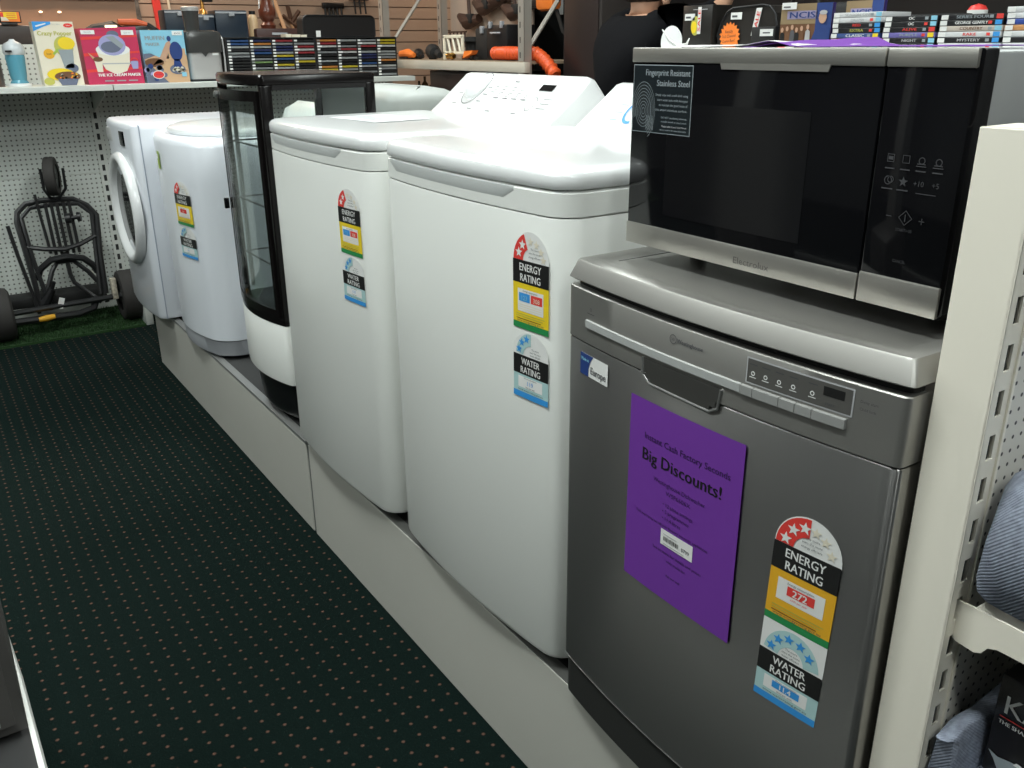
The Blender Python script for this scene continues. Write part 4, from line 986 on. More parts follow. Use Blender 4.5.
MB().loft([rr_(1.402, 1.608, 5.352, 5.56, 1.450), rr_(1.400, 1.610, 5.35, 5.56, 1.53), rr_(1.405, 1.605, 5.355, 5.555, 1.556), rr_(1.43, 1.58, 5.38, 5.53, 1.566)], smoke).build('bowl_cover', parent=t, angle=40)
MB().prism([(1.485, 1.452), (1.525, 1.452), (1.505, 1.428)], 5.350, 5.362, 'XZ', smoke).build('spout', parent=t, smooth=False)
MB().lathe([(.040, 0), (.043, .09), (.045, .105)], (1.478, 5.46, 1.562), 'Z', smoke, 24).build('feed_tube', parent=t)
MB().lathe([(.046, .0), (.047, .018), (.040, .022), (0, .022)], (1.478, 5.46, 1.667), 'Z', jg, 24).build('pusher', parent=t)
MB().box(1.545, 1.580, 5.357, 5.3595, 1.435, 1.462, P['white']).build('price_sticker', parent=t, smooth=False)
MB().tube([(1.61, 5.40, 1.54), (1.616, 5.38, 1.52), (1.616, 5.37, 1.42), (1.612, 5.37, 1.32)], .005, jg, 8).build('clamp_arm', parent=t)
# wrapped blue flask and brown item at left
t = thing('drink_dispenser', 'blue dispenser jug with its top wrapped in clear plastic', 'jug', (.565, 5.45, SZ))
MB().lathe([(.040, 0), (.044, .015), (.036, .03), (.040, .05), (.046, .14), (.044, .155)], (.565, 5.44, SZ), 'Z', mat('jug_blue', (.10, .32, .42), .25), 24).build('jug_body', parent=t)
MB().lathe([(.058, 0), (.056, .012), (.04, .016)], (.565, 5.44, SZ), 'Z', white_pl, 24).build('base', parent=t)
MB().lathe([(.046, 0), (.052, .01), (.050, .04), (.038, .055), (.018, .065), (.010, .075)], (.565, 5.44, 1.45), 'Z', mat('wrap_film', (.62, .66, .68), .25), 14).build('wrapped_lid', parent=t)
MB().box(.52, .55, 5.385, 5.395, 1.462, 1.472, black_pl).build('latch', parent=t)
t = thing('coffee_urn', 'brown metallic urn edge at the left end of the far shelf', 'urn', (.43, 5.45, SZ))
MB().lathe([(.062, 0), (.062, .12), (.058, .135), (.03, .15)], (.435, 5.44, SZ), 'Z', mat('urn_brown', (.16, .11, .09), .3, .6), 24).build('body', parent=t)
MB().lathe([(.014, 0), (.016, .015), (0, .02)], (.435, 5.44, SZ+.148), 'Z', black_pl, 12).build('lid_knob', parent=t)

# disc racks: two racks, four columns each, every case a thing
case_m = {k: mat('case_'+k, tuple(.55*q for q in c), .45) for k, c in dict(black=(.012, .012, .013), grey=(.30, .31, .32), red=(.35, .03, .04), blue=(.03, .10, .28), yellow=(.65, .50, .03), green=(.20, .32, .12), white=(.62, .62, .60), orange=(.65, .25, .05), navy=(.02, .03, .12), silver=(.40, .42, .42)).items()}
cwords = ['leftmost', 'second', 'third', 'fourth', 'fifth', 'sixth', 'seventh', 'rightmost']
rws = ['top', 'second', 'third', 'fourth', 'fifth', 'sixth', 'seventh', 'eighth', 'ninth', 'tenth', 'eleventh', 'twelfth', 'thirteenth', 'bottom']
cols_spec = [
 ['blue', 'blue', 'silver', 'black', 'silver', 'grey', 'black', 'black', 'black', 'black', 'black', 'navy', 'black'],
 ['navy', 'orange', 'silver', 'navy', 'blue', 'black', 'grey', 'green', 'black', 'grey', 'green', 'silver', 'blue'],
 ['red', 'grey', 'navy', 'navy', 'silver', 'yellow', 'blue', 'black', 'yellow', 'silver', 'red', 'black', 'black'],
 ['black', 'grey', 'red', 'white', 'red', 'black', 'silver', 'yellow', 'black', 'black', 'white', 'black', 'black'],
 ['orange', 'red', 'white', 'black', 'grey', 'black', 'black', 'silver', 'black', 'orange', 'yellow', 'black', 'black'],
 ['silver', 'black', 'grey', 'red', 'white', 'black', 'silver', 'black', 'black', 'yellow', 'grey', 'black', 'navy'],
 ['grey', 'white', 'red', 'black', 'silver', 'navy', 'navy', 'black', 'blue', 'silver', 'black', 'grey', 'black'],
 ['yellow', 'yellow', 'white', 'black', 'silver', 'silver', 'grey', 'orange', 'black', 'white', 'grey', 'black', 'silver']]
cw = .131
for r in range(2):
    xr = 1.628 + r*.535
    tr = thing('disc_rack', 'black disc rack filled with cases, ' + ('left one beside the juicer' if r == 0 else 'right one at the end of the far shelf'), 'disc rack', (xr+.26, 5.42, SZ), 'black disc racks on the far shelf')
    mb = MB()
    for k in range(5): MB().box(xr+cw*k-.004, xr+cw*k+.004, 5.352, 5.49, SZ, 1.525, black_mt).build('upright', parent=tr, smooth=False)
    MB().box(xr-.006, xr+4*cw+.006, 5.49, 5.495, SZ, 1.525, black_mt).build('back', parent=tr, smooth=False)
    MB().box(xr-.006, xr+4*cw+.006, 5.350, 5.495, 1.522, 1.528, black_mt).build('top', parent=tr, smooth=False)
    MB().box(xr-.006, xr+4*cw+.006, 5.350, 5.495, SZ, SZ+.006, black_mt).build('base', parent=tr, smooth=False)
    for c in range(4):
        ci = r*4+c; sp = cols_spec[ci]; st_ = .0165
        for k, cn in enumerate(sp):
            x0 = xr+cw*c+.0045; x1 = x0+cw-.009; z = 1.520 - st_*(k+1)
            o = MB().box(x0, x1, 5.351+random.uniform(0, .004), 5.47, z, z+.0105, case_m[cn]).box(x0+.001, x0+(.018 if cn not in ('white',) else .03), 5.3502, 5.36, z+.001, z+.0100, P['white'] if (k*7+ci*3) % 4 else case_m['silver']).build('disc_case', smooth=False)
            recentre(o, ((x0+x1)/2, 5.41, z))
            props(o, '%s-spined disc case, %s from top in the %s rack column' % (cn, rws[k], cwords[ci]), 'disc case', 'disc cases in the racks on the far shelf')
# black case lying on the right rack, cards and flyers
t = thing('instrument_case', 'black round-cornered hard case resting on top of the right disc rack', 'case', (2.335, 5.46, 1.528))
def rc_(x0, x1, z0, z1, r, n=6, rb=.006):
    out = []
    for cx, cz, a0, q in ((x1-r, z1-r, 0, r), (x0+r, z1-r, PI/2, r), (x0+rb, z0+rb, PI, rb), (x1-rb, z0+rb, 1.5*PI, rb)):
        for i in range(n+1):
            a = a0+PI/2*i/n; out.append((cx+q*math.cos(a), cz+q*math.sin(a)))
    return out
MB().prism(rc_(2.105, 2.575, 1.529, 1.652, .035), 5.40, 5.49, 'XZ', mat('case_charcoal', (.012, .011, .011), .5, spec=.3)).build('shell', parent=t, angle=40)
MB().tube([(x, 5.398, z) for x, z in rc_(2.108, 2.572, 1.532, 1.649, .033)], .004, black_pl, 6, closed=True).build('rim', parent=t)
d = Decal(.0006); d.rect(0, 0, .028, .034, P['white'], 1)
o = MB().box(2.172, 2.200, 5.362, 5.364, 1.528, 1.563, P['white']).build('price_card', smooth=False); props(recentre(o, (2.186, 5.363, 1.528)), 'small white price card standing before the black case', 'card')
for i, (x0, x1) in enumerate(((1.985, 2.02), (2.025, 2.075), (2.08, 2.115))):
    o = MB().box(x0, x1, 5.37, 5.45, 1.528, 1.545-.002*i, P['cream']).build('flyer_stack', smooth=False)
    props(recentre(o, (x0, 5.4, 1.528)), 'low stack of cream flyers on the left disc rack, ' + ['left', 'middle', 'right'][i] + ' of three', 'flyers', 'flyers on the disc racks')

# things on the rear shelf behind
RZ = 1.498
t = thing('tool_case', 'dark blue plastic tool case with silver latches behind the juicer', 'tool case', (1.62, 5.98, RZ))
bl = mat('tool_case_blue', (.008, .016, .028), .4)
for k, (x0, x1, z1) in enumerate(((1.445, 1.625, 1.688), (1.632, 1.74, 1.665), (1.745, 1.945, 1.688))):
    s = MB().box(x0, x1, 5.90, 6.05, RZ, z1, bl, .008).build('shell', parent=t)
    MB().box(x0+.004, x1-.004, 5.896, 5.90, z1-.018, z1-.008, grey_pl).build('rim', parent=s)
    MB().box((x0+x1)/2-.016, (x0+x1)/2+.016, 5.885, 5.90, z1-.034, z1-.010, grey_pl, .002).build('latch', parent=s)
def simple(name, label, cat, mb, loc, group=None):
    o = mb.build(name); recentre(o, loc); props(o, label, cat, group); return o
simple('dark_crate', 'dark brown case at the left behind the popcorn box', 'case', MB().box(.50, .74, 5.92, 6.10, RZ, 1.60, mat('case_brown_dark', (.035, .025, .022), .5), .015).box(.58, .66, 5.91, 5.93, 1.60, 1.612, black_pl, .003), (.62, 6.0, RZ))
t = thing('promo_screen', 'small picture box with yellow and red print above the dark case', 'screen', (.62, 6.0, 1.60))
MB().box(.555, .685, 5.94, 5.99, 1.612, 1.672, black_pl, .003).build('frame', parent=t)
d = Decal(.0008); d.rect(.03, .006, .124, .056, P['orange'], 1); d.rect(.045, .020, .11, .054, P['yellow'], 2); d.poly([(.03, .01), (.07, .01), (.055, .028), (.03, .03)], P['cream'], 3); d.rect(.03, .03, .045, .05, P['red'], 3)
for k in range(3): d.rect(.06, .026+.009*k, .105, .029+.009*k, P['red'], 3)
d.build('picture', mapY(5.94, .555, 1.612), t)
simple('sander', 'black handheld power tool behind the popcorn box, lying down', 'power tool', MB().tube([(.98, 6.0, 1.53), (1.06, 6.0, 1.575), (1.16, 6.0, 1.59), (1.26, 6.0, 1.55)], [.03, .035, .04, .02], black_pl, 10).box(.99, 1.24, 5.96, 6.04, RZ, 1.53, black_pl, .01), (1.1, 6.0, RZ))
simple('lit_item', 'cream item behind the red box, lamplight on it drawn as glow', 'lit item', MB().box(1.10, 1.155, 5.85, 5.89, RZ, 1.56, black_pl, .003).box(1.095, 1.16, 5.838, 5.85, 1.55, 1.60, mat('lit_item_face', (1, .85, .6), .5, emit=(1, .72, .42), estr=1.6), .004), (1.13, 5.86, RZ))  # lamplight falling on the item is drawn as emission
simple('orange_grinder', 'orange and black hand tool behind the red box', 'power tool', MB().tube([(1.20, 6.0, 1.62), (1.30, 6.0, 1.618), (1.36, 6.0, 1.605)], [.018, .022, .015], mat('tool_orange_dull', (.5, .08, .015), .5), 10).tube([(1.36, 6.0, 1.605), (1.42, 6.0, 1.57)], [.018, .014], black_pl, 8).box(1.22, 1.36, 5.97, 6.03, RZ, 1.60, black_pl, .01), (1.3, 6.0, RZ))
simple('spice_jar', 'small cream lantern-like jar beside the blue tool case', 'jar', MB().lathe([(.030, 0), (.032, .10), (.026, .12), (.018, .13)], (2.01, 6.0, RZ+.04), 'Z', mat('jar_cream', (.55, .38, .22), .4), 16).lathe([(.034, 0), (.034, .04)], (2.01, 6.0, RZ), 'Z', black_pl, 16).lathe([(.02, .13), (.02, .15), (0, .152)], (2.01, 6.0, RZ+.04), 'Z', black_pl, 12), (2.01, 6.0, RZ))
simple('dark_case', 'low dark case lying behind the left disc rack', 'case', MB().box(2.0, 2.30, 5.92, 6.10, RZ, 1.585, mat('case_maroon', (.04, .015, .012), .5), .01).box(2.1, 2.2, 5.91, 5.93, 1.545, 1.56, grey_pl, .003), (2.15, 6.0, RZ)).location.y += .0
t = thing('red_lantern', 'dark red glass lantern with wire handle behind the disc racks', 'lantern', (2.11, 6.18, 1.585))
MB().lathe([(.045, 0), (.050, .02), (.034, .04), (.052, .07), (.055, .11), (.035, .15), (.03, .17), (.012, .185)], (2.12, 6.03, 1.586), 'Z', mat('lantern_red', (.10, .025, .012), .3), 20).build('body', parent=t)
MB().tube([(2.07, 6.03, 1.69), (2.075, 6.03, 1.77), (2.12, 6.03, 1.80), (2.165, 6.03, 1.77), (2.17, 6.03, 1.69)], .004, steel_l, 6).build('handle', parent=t)
t = thing('drill_press', 'black and brass fitting standing on the blue tool case', 'tool', (1.69, 5.96, 1.688))
MB().lathe([(.026, 0), (.022, .02), (.012, .03), (.010, .08)], (1.695, 5.97, 1.665), 'Z', mat('brass_stem', (.65, .32, .08), .3, .8), 14).build('stem', parent=t)  # one even brass colour for the stem
MB().box(1.69, 1.76, 5.955, 5.985, 1.735, 1.765, black_pl, .006).build('head', parent=t)

# tools hanging on the slat wall
def hang(name, label, mb, loc, cat='tool'): return simple(name, label, cat, mb, loc, 'tools hanging on the slat wall')
hang('spirit_level', 'red spirit level hanging on the slat wall', MB().obox((1.905, 7.98, 1.80), (.060, .03, .60), (0, -.06, 0), P['red'], .004).obox((1.90, 7.962, 1.86), (.035, .01, .05), (0, -.06, 0), P['olive']).obox((1.93, 7.962, 1.72), (.02, .01, .06), (0, -.06, 0), P['white']), (1.9, 7.98, 1.5))
hang('hand_saw', 'grey patterned long rule hanging left of the red level', MB().obox((1.745, 7.98, 1.80), (.050, .02, .66), (0, -.07, 0), mat('rule_grey', (.12, .11, .10), .5, var=.5, vscale=30), .003).obox((1.70, 7.965, 2.1), (.08, .02, .06), (0, 0, 0), black_pl, .01), (1.745, 7.98, 1.5))
hang('steel_rule', 'thin pale rule hanging left of the grey patterned rule', MB().obox((1.655, 7.98, 1.85), (.03, .012, .62), (0, -.06, 0), mat('rule_dark', (.16, .10, .07), .5), .002).obox((1.40, 7.98, 1.85), (.035, .012, .55), (0, -.06, 0), mat('rule_dark2', (.25, .16, .11), .5), .002), (1.655, 7.98, 1.6))
hang('clamp_bar', 'pale thin bar clamp hanging right of the red level', MB().obox((2.00, 7.98, 1.82), (.018, .012, .62), (0, -.05, 0), P['cream'], .002).obox((2.02, 7.965, 2.05), (.06, .03, .04), (0, 0, 0), black_pl, .004), (2.0, 7.98, 1.5))
hang('broom', 'wooden pole leaning before the slat wall above the disc racks', MB().tube([(2.90, 7.60, 1.30), (2.80, 7.85, 1.95)], .016, P['tan'], 8).tube([(2.80, 7.85, 1.95), (2.795, 7.86, 2.0)], .022, black_pl, 8), (2.9, 7.6, 1.3), 'broom')
mb = MB()
for a, b in (((3.06, 1.62), (2.93, 1.72)), ((3.0, 1.66), (3.08, 1.76)), ((2.98, 1.60), (2.90, 1.66)), ((3.0, 1.70), (2.98, 1.80)), ((3.03, 1.64), (3.12, 1.68))): mb.tube([(a[0], 7.95, a[1]), (b[0], 7.95, b[1])], .018, mat('tool_brown', (.10, .05, .03), .6), 6)
mb.tube([(3.0, 7.95, 1.66), (3.07, 7.95, 1.46)], .012, P['tan'], 8)
hang('garden_cultivator', 'brown pronged cultivator with pale handle hanging on the slat wall', mb, (3.0, 7.95, 1.5))
mb = MB().box(3.30, 3.50, 7.94, 7.98, 1.78, 1.83, black_pl, .008)
for k in range(5): mb.tube([(3.32+.038*k, 7.95, 1.79), (3.325+.038*k, 7.95, 1.68-.015*(k % 3))], .010, tb, 6)
hang('pliers_set', 'row of dark pliers hanging above the black instrument case', mb, (3.4, 7.95, 1.6))
mb = MB()
for k in range(3): mb.tube([(3.60+.05*k, 7.95, 1.86), (3.61+.05*k, 7.95, 1.74)], .008, tb, 6)
mb.box(3.56, 3.74, 7.94, 7.98, 1.85, 1.87, tb, .004)
hang('spanner_set', 'row of thin dark spanners hanging right of the pliers', mb, (3.65, 7.95, 1.7))
# framed board at the left
t = thing('display_board', 'tan display board with cream frame behind the popcorn box', 'board', (1.1, 7.4, 0))
MB().box(.70, 1.62, 7.42, 7.45, .9, 1.86, mat('board_tan', (.42, .24, .15), .5)).build('panel', parent=t, smooth=False)
mb = MB().box(.66, 1.66, 7.39, 7.43, 1.80, 1.90, mat('frame_cream', (.60, .48, .38), .5), .006).box(.66, .74, 7.39, 7.43, 0, 1.84, mat('frame_cream', (.6, .48, .38)), .006); mb.build('frame', parent=t)
for k, x in enumerate((.985, 1.105)): MB().ellipsoid((x, 7.415, 1.715), (.012, .006, .006), mat('reflection_dot', (1, .9, .7), .5, emit=(1, .8, .55), estr=3)).build('reflection_dot', parent=t)  # small light reflections on the board, drawn as glowing dots

# ------------------------------------------------------------------ tool rack behind on the right
rk = mat('rack_upright', (.36, .33, .29), .45, .3)
t = thing('tool_rack', 'steel tool rack with diagonal braces and long shelves', 'rack', (2.85, 4.95, 0))
RX = 2.85
def post(x, y, w_=.055):
    m2 = MB().box(x, x+.003, y-w_/2, y+w_/2, 0, 2.6, rk).box(x, x+.05, y-w_/2, y-w_/2+.003, 0, 2.6, rk)
    for k in range(34): m2.box(x-.0006, x+.0008, y+.004, y+.012, .06+.075*k, .09+.075*k, sl_m)
    m2.build('upright', parent=t, smooth=False)
for x, y in ((RX, 4.20), (RX, 5.88), (RX+.53, 4.20), (RX+.45, 5.88)): post(x, y)
MB().box(RX-.004, RX+.03, 4.16, 5.88, 1.335, 1.388, mat('beam_cream', (.55, .50, .42), .5), .002).build('beam', parent=t)
MB().box(RX, RX+.52, 4.18, 5.88, 1.378, 1.392, mat('shelf_board', (.30, .22, .15), .6)).build('shelf', parent=t, smooth=False)
MB().box(RX, RX+.52, 4.18, 5.88, .55, .57, mat('shelf_board', (.3, .22, .15))).box(RX-.004, RX+.03, 4.16, 5.88, .52, .57, rk).build('shelf', parent=t, smooth=False)
for y in (4.20, 5.88):
    MB().tube([(RX+.01, y, 1.41), (RX+.50, y, 2.02)], .012, rk, 6).build('brace', parent=t, smooth=False)
MB().box(RX+.54, RX+.55, 4.86, 5.88, .9, 2.5, mat('rack_back_board', (.40, .31, .25), .6)).build('back_board', parent=t, smooth=False)
RS = 1.392
# orange corrugated hose
mb = MB(); hp = []
for i in range(60):
    s = i/59; 
    if s < .7: p = (RX+.06, 4.60-.62*s/.7*.72, RS+.042)
    else:
        q = (s-.7)/.3; p = (RX+.06-.10*math.sin(q*PI/2)*0, 4.16-.13*q-.0, RS+.042-.10*q*q)
    hp.append(p)
# route the hose between the upright and the shelf front: keep in front of the post
hp = [(RX+.10, 4.62-.60*i/59, RS+.040-(0 if i < 40 else .11*((i-40)/19)**1.5)) for i in range(60)]
mb.tube(hp, [.033+.005*math.sin(i*2.2) for i in range(60)], mat('hose_orange', (.75, .10, .02), .45), 14)
simple('orange_hose', 'orange ribbed hose drooping over the near end of the tool rack', 'hose', mb, (RX, 4.3, RS))
# cases on the rack
t = thing('toolbox', 'upright black tool case with two top latches on the rack shelf', 'tool case', (RX+.2, 4.62, RS))
MB().box(RX+.12, RX+.32, 4.52, 4.74, RS, 1.585, black_pl, .01).build('shell', parent=t)
for y in (4.57, 4.69): MB().box(RX+.11, RX+.13, y-.012, y+.012, 1.565, 1.602, grey_pl, .003).build('latch', parent=t)
MB().tube([(RX+.118, 4.585, 1.54), (RX+.10, 4.60, 1.54), (RX+.10, 4.66, 1.54), (RX+.118, 4.675, 1.54)], .006, grey_pl, 6).build('handle', parent=t)
t = thing('toolbox', 'black tool case standing left of the latched case on the rack', 'tool case', (RX+.2, 4.82, RS))
MB().box(RX+.14, RX+.32, 4.76, 4.90, RS, 1.57, black_mt, .012).build('shell', parent=t); MB().box(RX+.13, RX+.15, 4.80, 4.83, 1.54, 1.58, grey_pl, .003).build('latch', parent=t)
simple('cable_drum', 'squat black drum on the rack shelf beside the tool cases', 'drum', MB().lathe([(.085, 0), (.085, .02), (.06, .025), (.06, .10), (.085, .105), (.085, .13), (.02, .132)], (RX+.22, 5.03, RS), 'Z', black_mt, 20), (RX+.22, 5.03, RS))
mb = MB()
mb.box(RX+.07, RX+.085, 4.93, 5.17, 1.515, 1.535, P['cream'], .003).box(RX+.07, RX+.085, 5.15, 5.17, RS, 1.53, P['cream'], .003).box(RX+.07, RX+.085, 4.93, 4.95, RS+.05, 1.53, P['cream'], .003).box(RX+.07, RX+.085, 4.88, 5.17, 1.425, 1.44, P['cream'], .003)
for k in range(3): mb.tube([(RX+.078, 4.97+.06*k, 1.44), (RX+.078, 5.0+.06*k, 1.52)], .008, P['cream'], 6)
simple('white_bracket', 'white openwork metal bracket standing on the rack shelf', 'bracket', mb, (RX+.08, 5.05, RS))
simple('brass_fitting', 'small shiny brass fitting lying on the rack shelf', 'fitting', MB().lathe([(.015, 0), (.022, .02), (.014, .04), (.02, .07)], (RX+.05, 5.0, RS+.022), (0, 1, 0), mat('brass', (.7, .42, .12), .2, 1.0), 14), (RX+.05, 5.0, RS))
for k, (y, r, m_, lb) in enumerate(((5.55, .042, black_pl, 'round black helmet-like tool at the left end of the rack shelf'), (5.36, .060, black_mt, 'domed black tool in the middle left of the rack shelf'), (4.86, .03, black_pl, 'small black gadget lying near the rack shelf edge'))):
    simple('power_tool', lb, 'power tool', MB().lathe([(.0, -r*1.3), (r*.55, -r*1.2), (r*.8, -r*.4), (r*.75, r*.2), (r*.5, r*.5), (r*.45, r*1.1), (0, r*1.15)], (RX+.10, y, RS+r*.8), (.3, 1, .15), m_, 14).box(RX+.08, RX+.12, y-r*.3, y+r*.3, RS, RS+r*.5, m_, .004).tube([(RX+.10, y-r, RS+r*.6), (RX+.08, y-r*2.2, RS+r*.4)], [r*.5, r*.3], m_, 10), (RX+.10, y, RS))
simple('orange_sander', 'small orange power tool at the left end of the rack shelf', 'power tool', MB().tube([(RX+.06, 5.72, RS+.03), (RX+.05, 5.60, RS+.035), (RX+.05, 5.52, RS+.025)], [.022, .030, .015], P['orange'], 10).box(RX+.02, RX+.10, 5.58, 5.68, RS, RS+.015, black_pl, .003), (RX+.06, 5.62, RS))
simple('orange_wedge', 'small orange wedge lying on the rack shelf', 'wedge', MB().prism([(4.90, RS+.01), (4.80, RS+.035), (4.78, RS+.055), (4.88, RS+.05)], RX+.05, RX+.09, 'YZ', P['orange']), (RX+.07, 4.84, RS))
# hanging tools on the rack back board
bm_ = mat('tool_dark_brown', (.06, .028, .018), .6)
for k, (y, z, lb) in enumerate(((5.55, 1.62, 'dark brown garden tool hanging at left of rack board'), (5.35, 1.70, 'brown leather tool pouch hanging on rack board'), (5.00, 1.66, 'dark trimmer head hanging above the white bracket'), (4.80, 1.72, 'dark tool body hanging above the drum'), (5.20, 1.74, 'long dark tool hanging across the rack board'))):
    mb = MB().tube([(RX+.50, y-.12, z+.02), (RX+.48, y, z), (RX+.49, y+.12, z+.04)], [.03, .05, .02], bm_, 10).tube([(RX+.50, y, z), (RX+.51, y+.03, z+.16)], .012, bm_, 6)
    mb.box(RX+.45, RX+.49, y-.09, y-.02, z-.01, z+.05, black_mt, .01)
    simple('hanging_tool', lb, 'tool', mb, (RX+.5, y, z), 'tools hanging on the rack board')
simple('chainsaw', 'orange and black chainsaw hanging high on the rack board', 'chainsaw', MB().box(RX+.42, RX+.50, 4.50, 4.68, 1.66, 1.80, P['orange'], .03).box(RX+.44, RX+.50, 4.66, 4.80, 1.68, 1.74, black_pl, .01).prism([(4.55, 1.70), (4.50, 1.66), (4.42, 1.52), (4.46, 1.54)], RX+.46, RX+.47, 'YZ', black_mt), (RX+.46, 4.6, 1.7))
mb = MB()
for k in range(5): mb.tube([(RX+.5, 5.62+.05*k, 1.46), (RX+.5, 5.62+.05*k, 1.56)], .006, bm_, 6)
mb.box(RX+.495, RX+.505, 5.60, 5.84, 1.555, 1.565, bm_)
simple('chisel_row', 'row of thin dark chisels on the rack board, lower left', 'chisels', mb, (RX+.5, 5.7, 1.46))
t = thing('storage_cabinet', 'dark brown cabinet standing under the rack shelf', 'cabinet', (RX+.2, 4.75, .57))
MB().box(RX+.03, RX+.45, 4.35, 5.28, .575, 1.328, mat('cabinet_brown', (.03, .018, .015), .35), .006).build('body', parent=t)
for y0_, y1_ in ((4.37, 4.81), (4.83, 5.26)):
    dd = MB().box(RX+.024, RX+.03, y0_, y1_, .60, 1.31, mat('cabinet_brown', (.03, .018, .015)), .002).build('door', parent=t)
    MB().lathe([(.01, 0), (.008, .015), (0, .018)], (RX+.024, (y0_+y1_)/2, 1.0), '-X', steel_l, 10).build('knob', parent=dd)
for k, (y, h_) in enumerate(((5.48, .12), (5.56, .09), (5.40, .07))):
    simple('bottle', 'small dark bottle standing under the rack shelf, ' + ['tall middle one', 'left one', 'short right one'][k], 'bottle', MB().lathe([(.02, 0), (.022, .6*h_), (.008, .75*h_), (.008, h_)], (RX+.1, y, 1.165), 'Z', mat('bottle_brown', (.05, .025, .01), .2), 12), (RX+.1, y, 1.165), 'bottles under the rack shelf')
simple('cardboard_tray', 'tan open carton standing under the left end of the rack shelf', 'box', MB().box(RX+.02, RX+.40, 5.32, 5.80, .572, 1.165, P['tan'], .004).box(RX+.01, RX+.03, 5.34, 5.78, 1.03, 1.10, P['cream'], .002), (RX+.2, 5.56, .57))

# dark hanging goods right of the upright
for k, (x, y, z0, z1, lb) in enumerate(((3.60, 5.02, 1.30, 2.1, 'black bag hanging beside the rack upright'), (3.80, 5.35, 1.25, 2.0, 'black jacket hanging right of the rack upright'))):
    t2 = thing('hanging_bag', lb, 'bag', (x, y, z0), 'dark goods hanging right of the tool rack')
    MB().loft([[(x + sx*w_*.5, y + sy*w_*.3, z) for sx, sy in ((-1, -1), (1, -1), (1, 1), (-1, 1))] for z, w_ in ((z0, .28), (z0+.05, .34), (z0+.4, .32), (z1-.1, .30), (z1, .16))], black_mt).build('bag_body', parent=t2, angle=60)
    MB().box(x-.02, x+.02, y-.16, y-.155, z1-.45, z1-.36, P['white']).build('tag', parent=t2, smooth=False, label='white paper tag')
    MB().tube([(x, y, z1), (x, y, z1+.9)], .006, tb, 6).build('hook_strap', parent=t2)
simple('grey_bin', 'grey plastic bin low down right of the tool rack', 'bin', MB().loft([rr_(3.46, 3.76, 4.76, 5.10, .0), rr_(3.44, 3.78, 4.74, 5.12, 1.15), rr_(3.43, 3.79, 4.73, 5.13, 1.18)], mat('bin_grey', (.16, .16, .15), .5)), (3.61, 4.93, 0))
simple('green_crate', 'dark green crate resting on the grey bin right of the rack', 'crate', MB().box(3.46, 3.76, 4.76, 5.06, 1.18, 1.28, mat('crate_green', (.03, .07, .02), .6), .01).box(3.50, 3.72, 4.75, 4.77, 1.23, 1.26, black_mt, .003), (3.61, 4.93, 1.18))
# dark column / banner between the rack and the person
t = thing('dark_cabinet', 'tall dark brown cabinet standing behind the person', 'cabinet', (3.25, 3.9, 0))
MB().box(3.04, 3.60, 3.76, 4.08, 0, 2.4, darkm, .01).build('body', parent=t)
MB().box(3.032, 3.04, 3.78, 4.06, .05, 2.35, mat('dark_door', (.018, .011, .010), .4), .002).build('door', parent=t)
MB().lathe([(.010, 0), (.008, .02)], (3.032, 3.82, 1.1), '-X', steel_l, 10).build('knob', parent=t)
t = thing('tall_carton', 'tan cardboard carton standing beside the person', 'box', (2.9, 3.62, 0))
MB().box(2.80, 3.00, 3.52, 3.74, 0, 1.285, P['tan'], .004).build('carton_body', parent=t)
MB().box(2.795, 2.80, 3.56, 3.70, .9, 1.1, P['cream']).build('carton_label', parent=t, smooth=False)

# ------------------------------------------------------------------ media unit behind the microwave
MX, MZ = 2.38, 1.462
t = thing('media_unit', 'grey display unit carrying the film cases behind the microwave', 'display unit', (2.6, 1.7, 0))
MB().box(MX, 2.80, .80, 2.66, 1.43, MZ, cream_g, .003).build('top_board', parent=t)
MB().box(MX+.03, 2.78, .82, 2.64, 0, 1.43, mat('unit_dark', (.05, .05, .05), .6), .003).build('body', parent=t)
MB().box(2.70, 2.72, .80, 1.78, MZ, 1.548, mat('divider_blue_grey', (.28, .33, .36), .5), .002).build('divider', parent=t)
dvdm = {}
def dcol(c):
    if c not in dvdm: dvdm[c] = mat('dvd_%d' % len(dvdm), c, .28)
    return dvdm[c]
Wt = (.66, .67, .68); Bk = (.014, .014, .016)
